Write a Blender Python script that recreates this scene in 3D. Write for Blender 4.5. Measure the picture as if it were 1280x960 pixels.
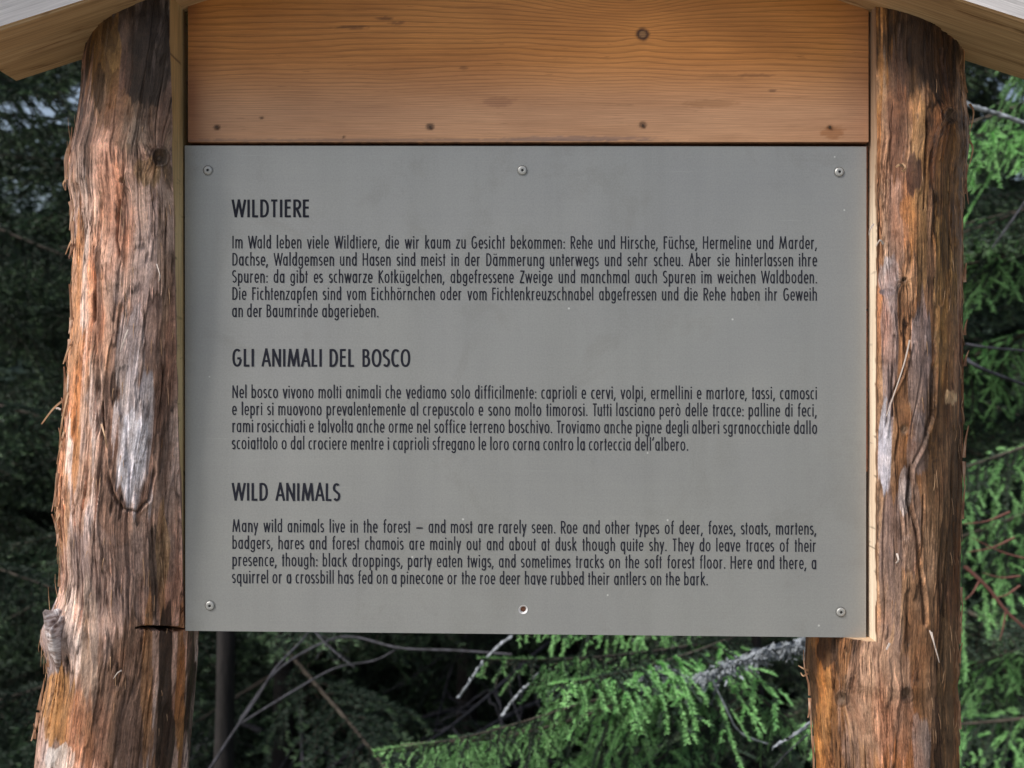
import bpy, bmesh, math, random
import numpy as np
from mathutils import Vector, Matrix
R = math.radians
for o in list(bpy.data.objects): bpy.data.objects.remove(o)
SC = bpy.context.scene
COL = SC.collection

# ------------------------------------------------------------------ camera, sky, sun, exposure
F = 1372.0                      # focal length in photo pixels (1280 wide)
CZ = 1.5                        # camera height
S = 0.7/852.0                   # metres per photo pixel on the plate
D = F*S                         # distance to the plate
cam = bpy.data.cameras.new('camera'); camo = bpy.data.objects.new('camera', cam); COL.objects.link(camo)
camo.location = (0, 0, CZ); camo.rotation_euler = (R(90), 0, 0)
cam.sensor_width = 36; cam.lens = 36*F/1280; cam.clip_start = .02; cam.clip_end = 500
cam.dof.use_dof = True; cam.dof.focus_distance = D-.02; cam.dof.aperture_fstop = 8.5
SC.camera = camo
SUN_AZ, SUN_EL = R(240), R(44)      # azimuth clockwise from +Y: sun behind the camera, to the left
w = bpy.data.worlds.new('World'); SC.world = w; w.use_nodes = True
nt = w.node_tree; nt.nodes.clear()
sky = nt.nodes.new('ShaderNodeTexSky'); sky.sky_type = 'NISHITA'; sky.sun_disc = False
sky.sun_elevation = SUN_EL; sky.sun_rotation = SUN_AZ; sky.dust_density = 3.0; sky.air_density = 1.0; sky.ozone_density = 1.0
hs = nt.nodes.new('ShaderNodeHueSaturation'); hs.inputs['Saturation'].default_value = .8
bg = nt.nodes.new('ShaderNodeBackground'); bg.inputs[1].default_value = .11
wo = nt.nodes.new('ShaderNodeOutputWorld')
nt.links.new(sky.outputs[0], hs.inputs['Color']); nt.links.new(hs.outputs[0], bg.inputs[0]); nt.links.new(bg.outputs[0], wo.inputs[0])
sl = bpy.data.lights.new('sun', 'SUN'); sl.energy = 2.9; sl.angle = R(18); sl.color = (1, .97, .93)
so = bpy.data.objects.new('sun', sl); COL.objects.link(so)
sd = Vector((math.cos(SUN_EL)*math.sin(SUN_AZ), math.cos(SUN_EL)*math.cos(SUN_AZ), math.sin(SUN_EL)))
so.rotation_euler = sd.to_track_quat('Z', 'Y').to_euler()
SC.view_settings.view_transform = 'Standard'; SC.view_settings.look = 'None'
SC.view_settings.exposure = 0.36; SC.view_settings.gamma = 1
SC.render.engine = 'CYCLES'
SC.cycles.max_bounces = 6; SC.cycles.transparent_max_bounces = 4

def P(u, v, d=D):               # a point seen at photo pixel (u, v), d metres ahead
    return Vector(((u-640)*d/F, d, CZ+(480-v)*d/F))

# ------------------------------------------------------------------ helpers
def tag(o, label=None, cat=None, group=None, kind=None):
    if label: o['label'] = label
    if cat: o['category'] = cat
    if group: o['group'] = group
    if kind: o['kind'] = kind
    return o
def empty(name, loc=(0,0,0), **k):
    o = bpy.data.objects.new(name, None); COL.objects.link(o); o.location = loc; o.empty_display_size = .1
    bpy.context.view_layer.update()
    return tag(o, **k)
def link(name, me, parent=None, mats=()):
    for m in mats: me.materials.append(m)
    o = bpy.data.objects.new(name, me); COL.objects.link(o)
    if parent:
        o.parent = parent; o.matrix_parent_inverse = parent.matrix_world.inverted()
    return o
def np_mesh(name, V, Fq, mi=None, smooth=True, uv=None, col=None, attrs=None):
    V = np.asarray(V, np.float32); Fq = np.asarray(Fq, np.int32); k = Fq.shape[1]
    me = bpy.data.meshes.new(name)
    me.vertices.add(len(V)); me.vertices.foreach_set('co', V.ravel())
    me.loops.add(Fq.size); me.loops.foreach_set('vertex_index', Fq.ravel())
    me.polygons.add(len(Fq)); me.polygons.foreach_set('loop_start', np.arange(0, Fq.size, k, dtype=np.int32))
    me.polygons.foreach_set('use_smooth', np.full(len(Fq), smooth))
    if mi is not None: me.polygons.foreach_set('material_index', np.asarray(mi, np.int32))
    if uv is not None:
        l = me.uv_layers.new(name='UVMap'); l.data.foreach_set('uv', np.asarray(uv, np.float32)[Fq.ravel()].ravel())
    if col is not None:
        a = me.color_attributes.new('Col', 'FLOAT_COLOR', 'POINT')
        c = np.ones((len(V), 4), np.float32); c[:, :np.shape(col)[1]] = col; a.data.foreach_set('color', c.ravel())
    for n_, x in (attrs or {}).items():
        a = me.attributes.new(n_, 'FLOAT', 'POINT'); a.data.foreach_set('value', np.asarray(x, np.float32))
    me.update(calc_edges=True); me.validate()
    return me
def boxm(bm, x0, x1, y0, y1, z0, z1):
    vs = [bm.verts.new(p) for p in ((x0,y0,z0),(x1,y0,z0),(x1,y1,z0),(x0,y1,z0),(x0,y0,z1),(x1,y0,z1),(x1,y1,z1),(x0,y1,z1))]
    return [bm.faces.new([vs[i] for i in f]) for f in ((0,1,5,4),(1,2,6,5),(2,3,7,6),(3,0,4,7),(4,5,6,7),(3,2,1,0))]
def bm_obj(name, bm, mats, parent=None, smooth=False, bevel=0):
    bmesh.ops.recalc_face_normals(bm, faces=bm.faces)
    if bevel: bmesh.ops.bevel(bm, geom=list(bm.edges), offset=bevel, segments=2, affect='EDGES', profile=.5)
    for f in bm.faces: f.smooth = smooth
    me = bpy.data.meshes.new(name); bm.to_mesh(me); bm.free()
    return link(name, me, parent, mats)

# value noise ---------------------------------------------------------------
def vn(x, y, seed=0):
    rs = np.random.RandomState(seed); T = rs.rand(256, 256)
    xi = np.floor(x).astype(int); yi = np.floor(y).astype(int)
    fx = x-xi; fy = y-yi; fx = fx*fx*(3-2*fx); fy = fy*fy*(3-2*fy)
    a = T[xi & 255, yi & 255]; b = T[(xi+1) & 255, yi & 255]; c = T[xi & 255, (yi+1) & 255]; d = T[(xi+1) & 255, (yi+1) & 255]
    return (a*(1-fx)+b*fx)*(1-fy)+(c*(1-fx)+d*fx)*fy
def fb(x, y, seed=0, o=4):
    r = 0; a = .5; t = 0
    for i in range(o):
        r = r+a*vn(x*2**i, y*2**i, seed+i); t += a; a *= .55
    return r/t
def sm(a, b, x):
    t = np.clip((x-a)/(b-a), 0, 1); return t*t*(3-2*t)
def mixc(c, col, m):
    m = np.clip(m, 0, 1)[..., None]; return c*(1-m)+np.array(col)*m

# materials -------------------------------------------------------------------
class N:
    def __init__(s, name):
        s.m = bpy.data.materials.new(name); s.m.use_nodes = True; s.t = s.m.node_tree
        s.b = s.t.nodes['Principled BSDF']
    def n(s, ty, **k):
        x = s.t.nodes.new('ShaderNode'+ty)
        for a, v in k.items():
            if a.startswith('i_'):
                key = a[2:]; key = int(key) if key.isdigit() else key.replace('_', ' ')
                x.inputs[key].default_value = v
            else: setattr(x, a, v)
        return x
    def l(s, a, b): s.t.links.new(a, b)
    def ramp(s, fac, stops, interp='LINEAR'):
        r = s.n('ValToRGB'); r.color_ramp.interpolation = interp
        e = r.color_ramp.elements
        while len(e) < len(stops): e.new(.5)
        for i, (p, c) in enumerate(stops):
            e[i].position = p; e[i].color = (*c, 1) if len(c) == 3 else c
        s.l(fac, r.inputs[0]); return r.outputs[0]
    def coord(s, kind='Object', scale=(1,1,1)):
        c = s.n('TexCoord'); m = s.n('Mapping'); m.inputs['Scale'].default_value = scale
        s.l(c.outputs[kind], m.inputs[0]); return m.outputs[0]
    def noise(s, vec, sc, det=4, rough=.55, dist=0):
        x = s.n('TexNoise'); x.inputs['Scale'].default_value = sc; x.inputs['Detail'].default_value = det
        x.inputs['Roughness'].default_value = rough; x.inputs['Distortion'].default_value = dist
        s.l(vec, x.inputs['Vector']); return x.outputs[0]
    def mul(s, a, b, fac=1, mode='MULTIPLY'):
        x = s.n('Mix', data_type='RGBA', blend_type=mode); x.inputs[0].default_value = fac if isinstance(fac, (int, float)) else 0
        if not isinstance(fac, (int, float)): s.l(fac, x.inputs[0])
        for k, v in ((6, a), (7, b)):
            if isinstance(v, tuple): x.inputs[k].default_value = (*v, 1)
            else: s.l(v, x.inputs[k])
        return x.outputs[2]
    def bump(s, h, st, dist=.001):
        b = s.n('Bump'); b.inputs['Strength'].default_value = st; b.inputs['Distance'].default_value = dist
        s.l(h, b.inputs['Height']); s.l(b.outputs[0], s.b.inputs['Normal'])
    def set(s, **k):
        for a, v in k.items():
            i = s.b.inputs[a.replace('_', ' ')]
            if hasattr(v, 'is_linked') or isinstance(v, bpy.types.NodeSocket): s.l(v, i)
            else: i.default_value = v
        return s
def g(v): return (v, v, v)

# bark-peeled log surface: colours live in the Col attribute, the fine grain here follows the UV flow
n = N('peeled_log'); at = n.n('Attribute', attribute_name='Col')
uv = n.coord('UV', (1,1,1))
f1 = n.noise(n.coord('UV', (900,40,1)), 1, 3, .6); f2 = n.noise(n.coord('UV', (260,14,1)), 1, 5, .65, .6)
f3 = n.noise(n.coord('UV', (1500,160,1)), 1, 2, .6)
st_ = at.outputs['Alpha']
c = n.mul(at.outputs[0], n.mul((1.,1.,1.), n.ramp(f2, [(.30, g(.40)), (.42, g(.85)), (.58, g(1.1)), (.74, g(1.6))]), st_, 'MIX'))
c = n.mul(c, n.mul((1.,1.,1.), n.ramp(f1, [(.28, g(.55)), (.5, g(1.0)), (.72, g(1.5))]), st_, 'MIX'))
gr_ = n.noise(n.coord('UV', (820,240,1)), 1, 3, .7); c = n.mul(c, n.ramp(gr_, [(.3, g(.66)), (.5, g(1)), (.7, g(1.36))]))
mt_ = n.noise(n.coord('UV', (95,55,1)), 1, 5, .7, .4); c = n.mul(c, n.ramp(mt_, [(.32, (.55,.50,.46)), (.5, g(1)), (.68, (1.28,1.25,1.2))]))
f4 = n.noise(n.coord('UV', (150,9,1)), 1, 6, .62, .25)        # crisp dark splits between the fibres
sp4 = n.ramp(f4, [(.478, g(0)), (.494, g(1)), (.506, g(1)), (.522, g(0))])
f6 = n.noise(n.coord('UV', (30,8,1)), 1, 3, .5); gate = n.mul(n.ramp(f6, [(.42, g(0)), (.58, g(1))]), n.ramp(st_, [(.0, g(.25)), (1, g(1))]))
spm = n.mul(sp4, gate)
c = n.mul(c, n.mul((1.,1.,1.), (.20,.14,.11), spm, 'MIX'))
f5 = n.noise(n.coord('UV', (420,20,1)), 1, 4, .6, .4)         # pale torn fibres, their white highlights painted into the colour
gate2 = n.ramp(n.noise(n.coord('UV', (22,6,1)), 1, 3, .6), [(.40, g(0)), (.62, g(1))])
pal = n.mul(n.ramp(f5, [(.60, g(0)), (.66, g(1))]), gate2)
c = n.mul(c, n.mul((1.,1.,1.), (2.3,2.1,2.0), pal, 'MIX'))
rd = n.noise(n.coord('UV', (18,5,1)), 1, 4, .6); c = n.mul(c, n.ramp(rd, [(.35, (1.18,.92,.80)), (.5, (1,1,1)), (.65, (.92,.96,1.06))]))
ro = n.n('MapRange'); n.l(f2, ro.inputs[0]); ro.inputs[3].default_value = .36; ro.inputs[4].default_value = .72
n.set(Base_Color=c, Roughness=ro.outputs[0], Specular_IOR_Level=.33)
ad = n.n('Math', operation='ADD'); n.l(f1, ad.inputs[0]); n.l(f2, ad.inputs[1])
ad2 = n.n('Math', operation='ADD'); n.l(ad.outputs[0], ad2.inputs[0]); n.l(f3, ad2.inputs[1])
ad3 = n.n('Math', operation='MULTIPLY_ADD'); n.l(spm, ad3.inputs[0]); ad3.inputs[1].default_value = -1.5
mm_ = n.n('Math', operation='MULTIPLY'); n.l(ad2.outputs[0], mm_.inputs[0]); n.l(st_, mm_.inputs[1])
mg_ = n.n('Math', operation='MULTIPLY_ADD'); n.l(gr_, mg_.inputs[0]); mg_.inputs[1].default_value = .7; n.l(mm_.outputs[0], mg_.inputs[2]); n.l(mg_.outputs[0], ad3.inputs[2])
n.bump(ad3.outputs[0], .8, .0016); M_LOG = n.m
# freshly sawn notch face
n = N('sawn_notch'); at = n.n('Attribute', attribute_name='Col')
f1 = n.noise(n.coord('Object', (60,60,2.2)), 6, 4, .6)
f2 = n.noise(n.coord('Object', (25,25,120)), 1, 3, .6)
c = n.mul(at.outputs[0], n.ramp(f1, [(.3, g(.7)), (.7, g(1.15))]))
c = n.mul(c, n.ramp(f2, [(.22, g(.45)), (.36, g(1.0))]))
n.set(Base_Color=c, Roughness=.62); n.bump(f1, .4, .001); M_NOTCH = n.m
# larch board
n = N('larch_board'); a1 = n.n('Attribute', attribute_name='ring'); a2 = n.n('Attribute', attribute_name='wide'); a3 = n.n('Attribute', attribute_name='Col')
nz = n.noise(n.coord('Object', (14,14,160)), 1, 4, .6)
ma = n.n('Math', operation='MULTIPLY_ADD'); n.l(nz, ma.inputs[0]); ma.inputs[1].default_value = .7; n.l(a1.outputs['Fac'], ma.inputs[2])
fr = n.n('Math', operation='FRACT'); n.l(ma.outputs[0], fr.inputs[0])
late = n.ramp(fr.outputs[0], [(.0, g(1.05)), (.55, g(1.0)), (.84, g(.70)), (.93, g(.64)), (1.0, g(1.03))])
late2 = n.mul(g(1), late, a2.outputs['Fac'], 'MIX')
fine = n.noise(n.coord('Object', (16,16,1100)), 1, 5, .75)
c = n.mul(a3.outputs[0], late2); c = n.mul(c, n.ramp(fine, [(.3, g(.70)), (.7, g(1.22))]))
blot = n.noise(n.coord('Object', (7,7,22)), 1, 3, .5); c = n.mul(c, n.ramp(blot, [(.3, (.86,.80,.76)), (.6, (1.04,1.02,1.0))]))
fl = n.noise(n.coord('Object', (45,45,600)), 1, 2, .5); c = n.mul(c, n.ramp(fl, [(.20, g(.62)), (.30, g(1))]))
n.set(Base_Color=c, Roughness=.55, Specular_IOR_Level=.35); n.bump(fine, .25, .0006); M_BOARD = n.m
# reddish backing board
n = N('backing_board'); f1 = n.noise(n.coord('Object', (12,12,200)), 1, 4, .6)
n.set(Base_Color=n.ramp(f1, [(.3, (.16,.055,.028)), (.7, (.36,.15,.08))]), Roughness=.7); M_BACK = n.m
# rafters: grain runs along local x (object space is the sloped beam)
def rafter_mat(name, lo, mid, hi, spots):
    n = N(name); f1 = n.noise(n.coord('Object', (4,110,110)), 1, 5, .6, .3); f2 = n.noise(n.coord('Object', (7,34,34)), 1, 5, .65, .6)
    c = n.ramp(f1, [(.28, lo), (.5, mid), (.72, hi)])
    c = n.mul(c, n.ramp(f2, [(.34, spots), (.44, g(1.0))]))
    f3 = n.noise(n.coord('Object', (9,500,500)), 1, 3, .7); c = n.mul(c, n.ramp(f3, [(.3, g(.75)), (.7, g(1.2))]))
    n.set(Base_Color=c, Roughness=.6, Specular_IOR_Level=.3); n.bump(f1, .35, .001); return n.m
M_RAFT = rafter_mat('sheltered_beam', (.27,.16,.075), (.47,.30,.15), (.60,.42,.24), (.36,.26,.20))
M_WEATH = rafter_mat('weathered_beam', (.52,.49,.49), (.70,.67,.67), (.80,.77,.77), g(.85))
# aluminium plate
n = N('satin_plate')
f1 = n.noise(n.coord('Object', (3,3,900)), 1, 3, .6)
f2 = n.noise(n.coord('Object', (4,4,5)), 1, 4, .6, .4)
f3 = n.noise(n.coord('Object', (620,620,620)), 1, 2, .5)
c = n.ramp(f2, [(.3, (.312,.315,.312)), (.7, (.352,.355,.340))])
c = n.mul(c, n.ramp(f1, [(.3, g(.985)), (.7, g(1.015))])); c = n.mul(c, n.ramp(f3, [(.3, g(.94)), (.7, g(1.06))]))
dr = n.noise(n.coord('Object', (34,34,2.2)), 1, 5, .6, .2); c = n.mul(c, n.ramp(dr, [(.32, (.96,.96,.955)), (.5, g(1)), (.68, (1.025,1.02,1.02))]))
sm_ = n.noise(n.coord('Object', (11,11,9)), 1, 6, .7, .8); c = n.mul(c, n.ramp(sm_, [(.34, (.93,.925,.91)), (.46, g(1))]))
sp = n.n('TexVoronoi'); sp.inputs['Scale'].default_value = 26; n.l(n.coord('Object'), sp.inputs['Vector'])
c = n.mul(c, (.62,.62,.60), n.ramp(sp.outputs['Distance'], [(.022, g(1)), (.034, g(0))]), 'MIX')
sc_ = n.noise(n.coord('Object', (9,9,420)), 1, 2, .4); c = n.mul(c, (.46,.46,.45), n.ramp(sc_, [(.75, g(0)), (.79, g(.3))]), 'MIX')
n.set(Base_Color=c, Metallic=.45, Roughness=.46); n.bump(f1, .02, .0003); M_PLATE = n.m
n = N('printed_ink'); n.set(Base_Color=(.026,.027,.036,1), Roughness=1, Specular_IOR_Level=0); M_INK = n.m
n = N('steel_screw'); n.set(Base_Color=(.44,.44,.42,1), Metallic=.5, Roughness=.45); M_STEEL = n.m
n = N('screw_recess'); n.set(Base_Color=(.06,.06,.06,1), Metallic=.3, Roughness=.6); M_DARK = n.m
n = N('nail_rust'); n.set(Base_Color=(.09,.055,.035,1), Metallic=.6, Roughness=.55); M_NAIL = n.m
# forest
def leaf_mat(name, lo, hi, tr=.25):
    n = N(name); oi = n.n('ObjectInfo'); f = n.noise(n.coord('Object'), 5, 3, .6)
    c = n.ramp(f, [(.3, lo), (.7, hi)])
    h = n.n('HueSaturation'); h.inputs['Hue'].default_value = .5; n.l(c, h.inputs['Color'])
    mr = n.n('MapRange'); n.l(oi.outputs['Random'], mr.inputs[0]); mr.inputs[3].default_value = .65; mr.inputs[4].default_value = 1.35
    n.l(mr.outputs[0], h.inputs['Value'])
    n.set(Base_Color=h.outputs[0], Roughness=.55, Specular_IOR_Level=.3)
    return n.m
M_NEED = leaf_mat('spruce_needles', (.030,.050,.036), (.062,.098,.066))
M_TIP = leaf_mat('fresh_needles', (.18,.40,.15), (.30,.56,.22))
M_TIP2 = leaf_mat('soft_needles', (.065,.115,.06), (.13,.21,.11))
n = N('spruce_bark'); f = n.noise(n.coord('Object', (30,30,9)), 1, 5, .65)
n.set(Base_Color=n.ramp(f, [(.3, (.007,.006,.006)), (.7, (.022,.018,.017))]), Roughness=.9); n.bump(f, .8, .01); M_BARK = n.m
n = N('twig_wood'); f = n.noise(n.coord('Object'), 30, 3)
n.set(Base_Color=n.ramp(f, [(.3, (.055,.042,.032)), (.7, (.12,.10,.08))]), Roughness=.85); M_TWIG = n.m
n = N('dead_branch'); f = n.noise(n.coord('Object'), 40, 3)
n.set(Base_Color=n.ramp(f, [(.35, (.026,.026,.031)), (.65, (.07,.07,.085))]), Roughness=.9); M_DEAD = n.m
n = N('lichen'); f = n.noise(n.coord('Object'), 60, 4)
n.set(Base_Color=n.ramp(f, [(.35, (.13,.145,.15)), (.6, (.33,.36,.40))]), Roughness=.95); M_LICH = n.m
n = N('dry_twigs'); n.set(Base_Color=(.16,.065,.05,1), Roughness=.9); M_DRY = n.m
n = N('forest_soil'); f = n.noise(n.coord('Object'), 3, 6, .65); f2 = n.noise(n.coord('Object'), 40, 4)
c = n.ramp(f, [(.3, (.035,.028,.018)), (.5, (.06,.055,.03)), (.7, (.05,.075,.03))])
n.set(Base_Color=n.mul(c, n.ramp(f2, [(.3, g(.6)), (.7, g(1.3))])), Roughness=1); n.bump(f2, 1, .03); M_SOIL = n.m
n = N('undergrowth_leaf'); n.set(Base_Color=(.05,.11,.035,1), Roughness=.7); M_UND = n.m

# ------------------------------------------------------------------ the ground
def gz(x, y):
    t = np.clip(y-1.9, 0, None); return -.34*t*(t/(t+1.2)) + .10*np.sin(x*.9+y*.6)*np.clip(t/4, 0, 1)
xs = np.concatenate([-np.geomspace(2, 200, 24)[::-1], np.linspace(-1.9, 1.9, 14), np.geomspace(2, 200, 24)])
ys = np.concatenate([-np.geomspace(.5, 200, 18)[::-1], np.linspace(-.4, 30, 90), np.geomspace(31, 220, 16)])
gx, gy = np.meshgrid(xs, ys); zz = gz(gx, np.minimum(gy, 24)) + np.clip(gy-24, 0, 40)*.32 + np.clip(gy-64, 0, None)*.1
rr = np.random.RandomState(3); zz = zz+rr.rand(*zz.shape)*.04*(gy > 2.2)
V = np.stack([gx, gy, zz], -1).reshape(-1, 3); a, b = gx.shape
idx = np.arange(a*b).reshape(a, b)
Q = np.stack([idx[:-1,:-1], idx[:-1,1:], idx[1:,1:], idx[1:,:-1]], -1).reshape(-1, 4)
tag(link('forest_floor', np_mesh('forest_floor', V, Q), None, [M_SOIL]), kind='structure')

xs = np.linspace(-3.2, 3.2, 40); ys = np.linspace(-7, 1.05, 50); px_, py_ = np.meshgrid(xs, ys)
V = np.stack([px_+.25*np.sin(py_*1.3), py_+.12*np.sin(px_*2.1), .012+.006*fb(px_*9, py_*9, 71, 3)], -1).reshape(-1, 3); idx = np.arange(2000).reshape(50, 40)
n = N('bounce_gravel'); f = n.noise(n.coord('Object'), 70, 4, .7); n.set(Base_Color=n.ramp(f, [(.3, (.24,.225,.19)), (.7, (.50,.48,.42))]), Roughness=.95); n.bump(f, .8, .01)
tag(link('bounce_ground', np_mesh('bounce_ground', V, np.stack([idx[:-1,:-1], idx[:-1,1:], idx[1:,1:], idx[1:,:-1]], -1).reshape(-1, 4)), None, [n.m]), kind='structure')  # added pale ground out of view, bounces light up under the rafters
# the far wooded slope, one dense mass of needle clumps
rf_ = np.random.RandomState(9); cnt = 1500
ty = rf_.uniform(22, 62, cnt); tx = rf_.uniform(-1, 1, cnt)*(ty*.62+4); tz = gz(tx, np.minimum(ty, 24))+np.clip(ty-24, 0, 40)*.32
VV_ = []
for i in range(cnt):
    h_ = rf_.uniform(8, 13); m_ = 130; t_ = rf_.rand(m_)**.8; rr_ = 1.9*(1-t_)*rf_.uniform(.5, 1, m_)+.1; aa = rf_.rand(m_)*6.283
    c_ = np.stack([tx[i]+rr_*np.cos(aa), ty[i]+rr_*np.sin(aa), tz[i]+.3+h_*t_-.25*rr_], -1); o_ = np.stack([np.cos(aa), np.sin(aa), np.full(m_, -.5)], -1)*.75*(1.1-t_)[:, None]; s_ = np.stack([-np.sin(aa), np.cos(aa), rf_.uniform(-.4, .4, m_)], -1)*.33*(1.2-t_)[:, None]
    VV_.append(np.stack([c_-s_, c_+s_, c_+o_], 1).reshape(-1, 3))
VV_ = np.concatenate(VV_); fw = link('far_wood', np_mesh('far_wood', VV_, np.arange(len(VV_)).reshape(-1, 3), None, False), None, [M_NEED]); tag(fw, 'dark far-off spruce wood closing the view between the nearer trees', 'far wood', kind='stuff')

# ------------------------------------------------------------------ the sign stand
stand = empty('sign_stand', (0, 1.15, 0), label='wooden sign stand of two peeled logs with sawn header board and small gable roof', cat='sign stand')
RAFT_B, RAFT_F = 1.17, 1.04            # back and front of the rafters
RC = .0107; SL = .33; RTOP = 1.8223+SL*(RC+.527)
def raft_bottom(x): return RTOP-SL*np.abs(x-RC)

def polyline_field(X, Z, pts, width, noise=0):
    """distance based 0..1 mask of a polyline"""
    d = np.full(X.shape, 9.); t = np.zeros(X.shape)
    for (a, b) in zip(pts[:-1], pts[1:]):
        a = np.array(a); b = np.array(b); ab = b-a; L = (ab**2).sum()+1e-12
        h = np.clip(((X-a[0])*ab[0]+(Z-a[1])*ab[1])/L, 0, 1)
        dd = np.hypot(X-a[0]-h*ab[0], Z-a[1]-h*ab[1]); d = np.minimum(d, dd)
    return np.exp(-(d/width)**2)

def build_post(name, side, tab, ay, cut_px, ledge_v, feats, seed, label):
    k = F/ay; front = ay-.085; kf = F/front
    v_ = np.array([t[0] for t in tab], float); l_ = np.array([t[1] for t in tab], float); r_ = np.array([t[2] for t in tab], float)
    cutX = (cut_px-640)*S
    zled = CZ+(480-ledge_v)*S
    ztop = 1.97; zlow = CZ+(480-1060)/k
    def prof(z):
        v = 480-(z-CZ)*k
        l = np.interp(v, v_, l_); r = np.interp(v, v_, r_)
        pa = np.arctan((l-640)/F); pb = np.arctan((r-640)/F); ph = (pa+pb)/2
        return ay*np.tan(ph), ay/np.cos(ph)*np.sin((pb-pa)/2)-.0012
    ca = -side*R(19)                       # direction towards the camera as seen from the post axis
    ta0, ta1 = ca-R(97), ca+R(97)
    def surf(th, z, cx, Rb, full):
        s = Rb*th
        kx = cx+Rb*np.sin(th)              # approximate x of the point
        # photo-measured features are given as (u, v) of the front surface
        U = 640+kx*F/(ay-Rb*np.cos(th)); Vv = 480-(z-CZ)*F/(ay-Rb*np.cos(th))
        sw = s+.011*(fb(s*11, z*4.5, seed+50, 3)-.5)+.0045*(fb(s*38, z*13, seed+53, 3)-.5)
        disp = np.zeros(s.shape)-.0008
        for (ku, kv, kr, ks) in feats['knots']:
            d2 = ((U-ku)/kr)**2+((Vv-kv)/(kr*1.6))**2
            sw = sw+ks*.012*np.sign(U-ku)*np.exp(-d2*.35)*np.minimum(1, np.abs(U-ku)/kr)
        n1 = fb(sw*26, z*4.0, seed, 4); n2 = fb(sw*46, z*6, seed+7, 5)
        stv = .25+.75*sm(.42, .62, fb(s*22, z*9, seed+95, 3))
        for (u, v, ru, rv, val) in feats['smooth']:
            m_ = sm(1.15, .7, np.hypot((U-u)/ru, (Vv-v)/rv)+.5*(fb(s*40, z*20, seed+96, 2)-.5)); stv = stv*(1-m_)+val*m_; n3 = fb(sw*16, z*3, seed+13, 3)
        fi = vn(sw*520, z*22, seed+20); fi2 = vn(sw*900, z*60, seed+21); fi3 = vn(sw*240, z*11, seed+22)
        ter = n2*4.5+n1*2.5; fr = ter-np.floor(ter); fl = np.floor(ter)
        step = fl+sm(.80, .95, fr)
        flv = (np.sin(step*12.9898)*.5+.5)
        disp += .0036*(n3-.5)+.0026*(n1-.5)+.0013*(step-4)+(.0014*(fi3-.5)+.0011*(fi-.5)+.0006*(fi2-.5))*stv
        gro = 1-np.abs(2*fb(sw*60, z*4.5, seed+30, 3)-1); gm = sm(.90, .985, gro)*sm(.35, .6, fb(sw*20, z*6, seed+33, 2))
        gm = gm*stv; disp -= .0035*gm
        # colours
        c = np.ones(s.shape+(3,))*np.array(feats['base'])
        c = mixc(c, feats['light'], sm(.42, .68, n1)*.8)
        c = mixc(c, feats['dark'], sm(.50, .30, n2)*.75)
        c = mixc(c, feats['orange'], sm(.55, .75, fb(sw*28, z*5, seed+40, 4))*.75)
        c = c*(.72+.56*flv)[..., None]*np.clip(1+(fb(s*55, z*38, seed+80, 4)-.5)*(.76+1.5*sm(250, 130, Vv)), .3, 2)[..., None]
        c = c*(1-.45*sm(.72, .86, fr)*sm(1.0, .9, fr))[..., None]
        nb = fb(sw*50, z*12, seed+60, 4); nj = fb(sw*190, z*8, seed+63, 3)
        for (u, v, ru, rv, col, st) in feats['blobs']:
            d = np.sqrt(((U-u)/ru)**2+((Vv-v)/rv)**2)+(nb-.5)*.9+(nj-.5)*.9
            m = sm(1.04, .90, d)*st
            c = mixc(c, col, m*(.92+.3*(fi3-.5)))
        for (pts, wpx, depth, lip) in feats['cracks']:
            wob = (nb-.5)*14
            brk = .25+.75*sm(.38, .6, fb(sw*30, z*28, seed+70, 2)); m = polyline_field(U+wob*.6, Vv, pts, wpx)*brk; m2 = polyline_field(U-wpx*1.6+wob*.5, Vv, pts, wpx*1.2)
            disp += -depth*m+lip*m2
            c = mixc(c, (.06,.035,.024), m*.7)
        for (ku, kv, kr, ks) in feats['knots']:
            d = np.hypot((U-ku)/kr, (Vv-kv)/kr/1.15)+(nb-.5)*.5
            disp += .004*np.exp(-(d/1.7)**2)*ks-.006*sm(.75, .35, d)*ks+.0012*ks*np.sin(d*16)*np.exp(-(d/1.2)**2)
            c = mixc(c, (.06,.04,.028), sm(1.15, .8, d)*.85*min(1, ks*1.1)); c = mixc(c, (.20,.14,.095), sm(.7, .4, d)*.6)
        for (u, v, ru, rv, h) in feats['lumps']:
            d = ((U-u)/ru)**2+((Vv-v)/rv)**2; disp += h*np.exp(-d)
        if 'kerf' in feats:
            (k0, k1, kv) = feats['kerf']
            hw = 2.3*sm(k0, k0+30, U)*sm(k1+6, k1-4, U)+.01
            m = np.exp(-((Vv-kv-(U-k0)*feats['kerf_sl'])/hw)**4)*sm(k0, k0+14, U)*sm(k1+6, k1, U)
            disp -= .022*m; c = mixc(c, (.03,.018,.01), m)
        c = c*(1-.35*gm)[..., None]*(1+(fi-.5)*.56*stv)[..., None]*(1+(fi2-.5)*.4*stv)[..., None]*(1+(fi3-.5)*.5*stv)[..., None]
        return disp, np.concatenate([np.clip(c, .004, .85), stv[..., None]], -1), np.stack([sw, z], -1)
    def ring(zs, cut):
        nf = 330 if len(zs) > 60 else 90; nb_ = 26; nc = 64 if cut else 0
        rows_V = []; cx, Rb = prof(zs); cx = cx[:, None]; Rb = Rb[:, None]
        if cut:
            q = np.clip((cutX-cx)/Rb, -.98, .98); tc = np.arcsin(q)         # front cut angle
            if side < 0: a0 = np.full(tc.shape, ta0); a1 = tc               # left post: cut on its right
            else: a0 = tc; a1 = np.full(tc.shape, ta1)
        else:
            a0 = np.full(cx.shape, ta0); a1 = np.full(cx.shape, ta1)
        t = np.linspace(0, 1, nf)[None, :]; th = a0+(a1-a0)*t; z = zs[:, None]+0*th
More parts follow.
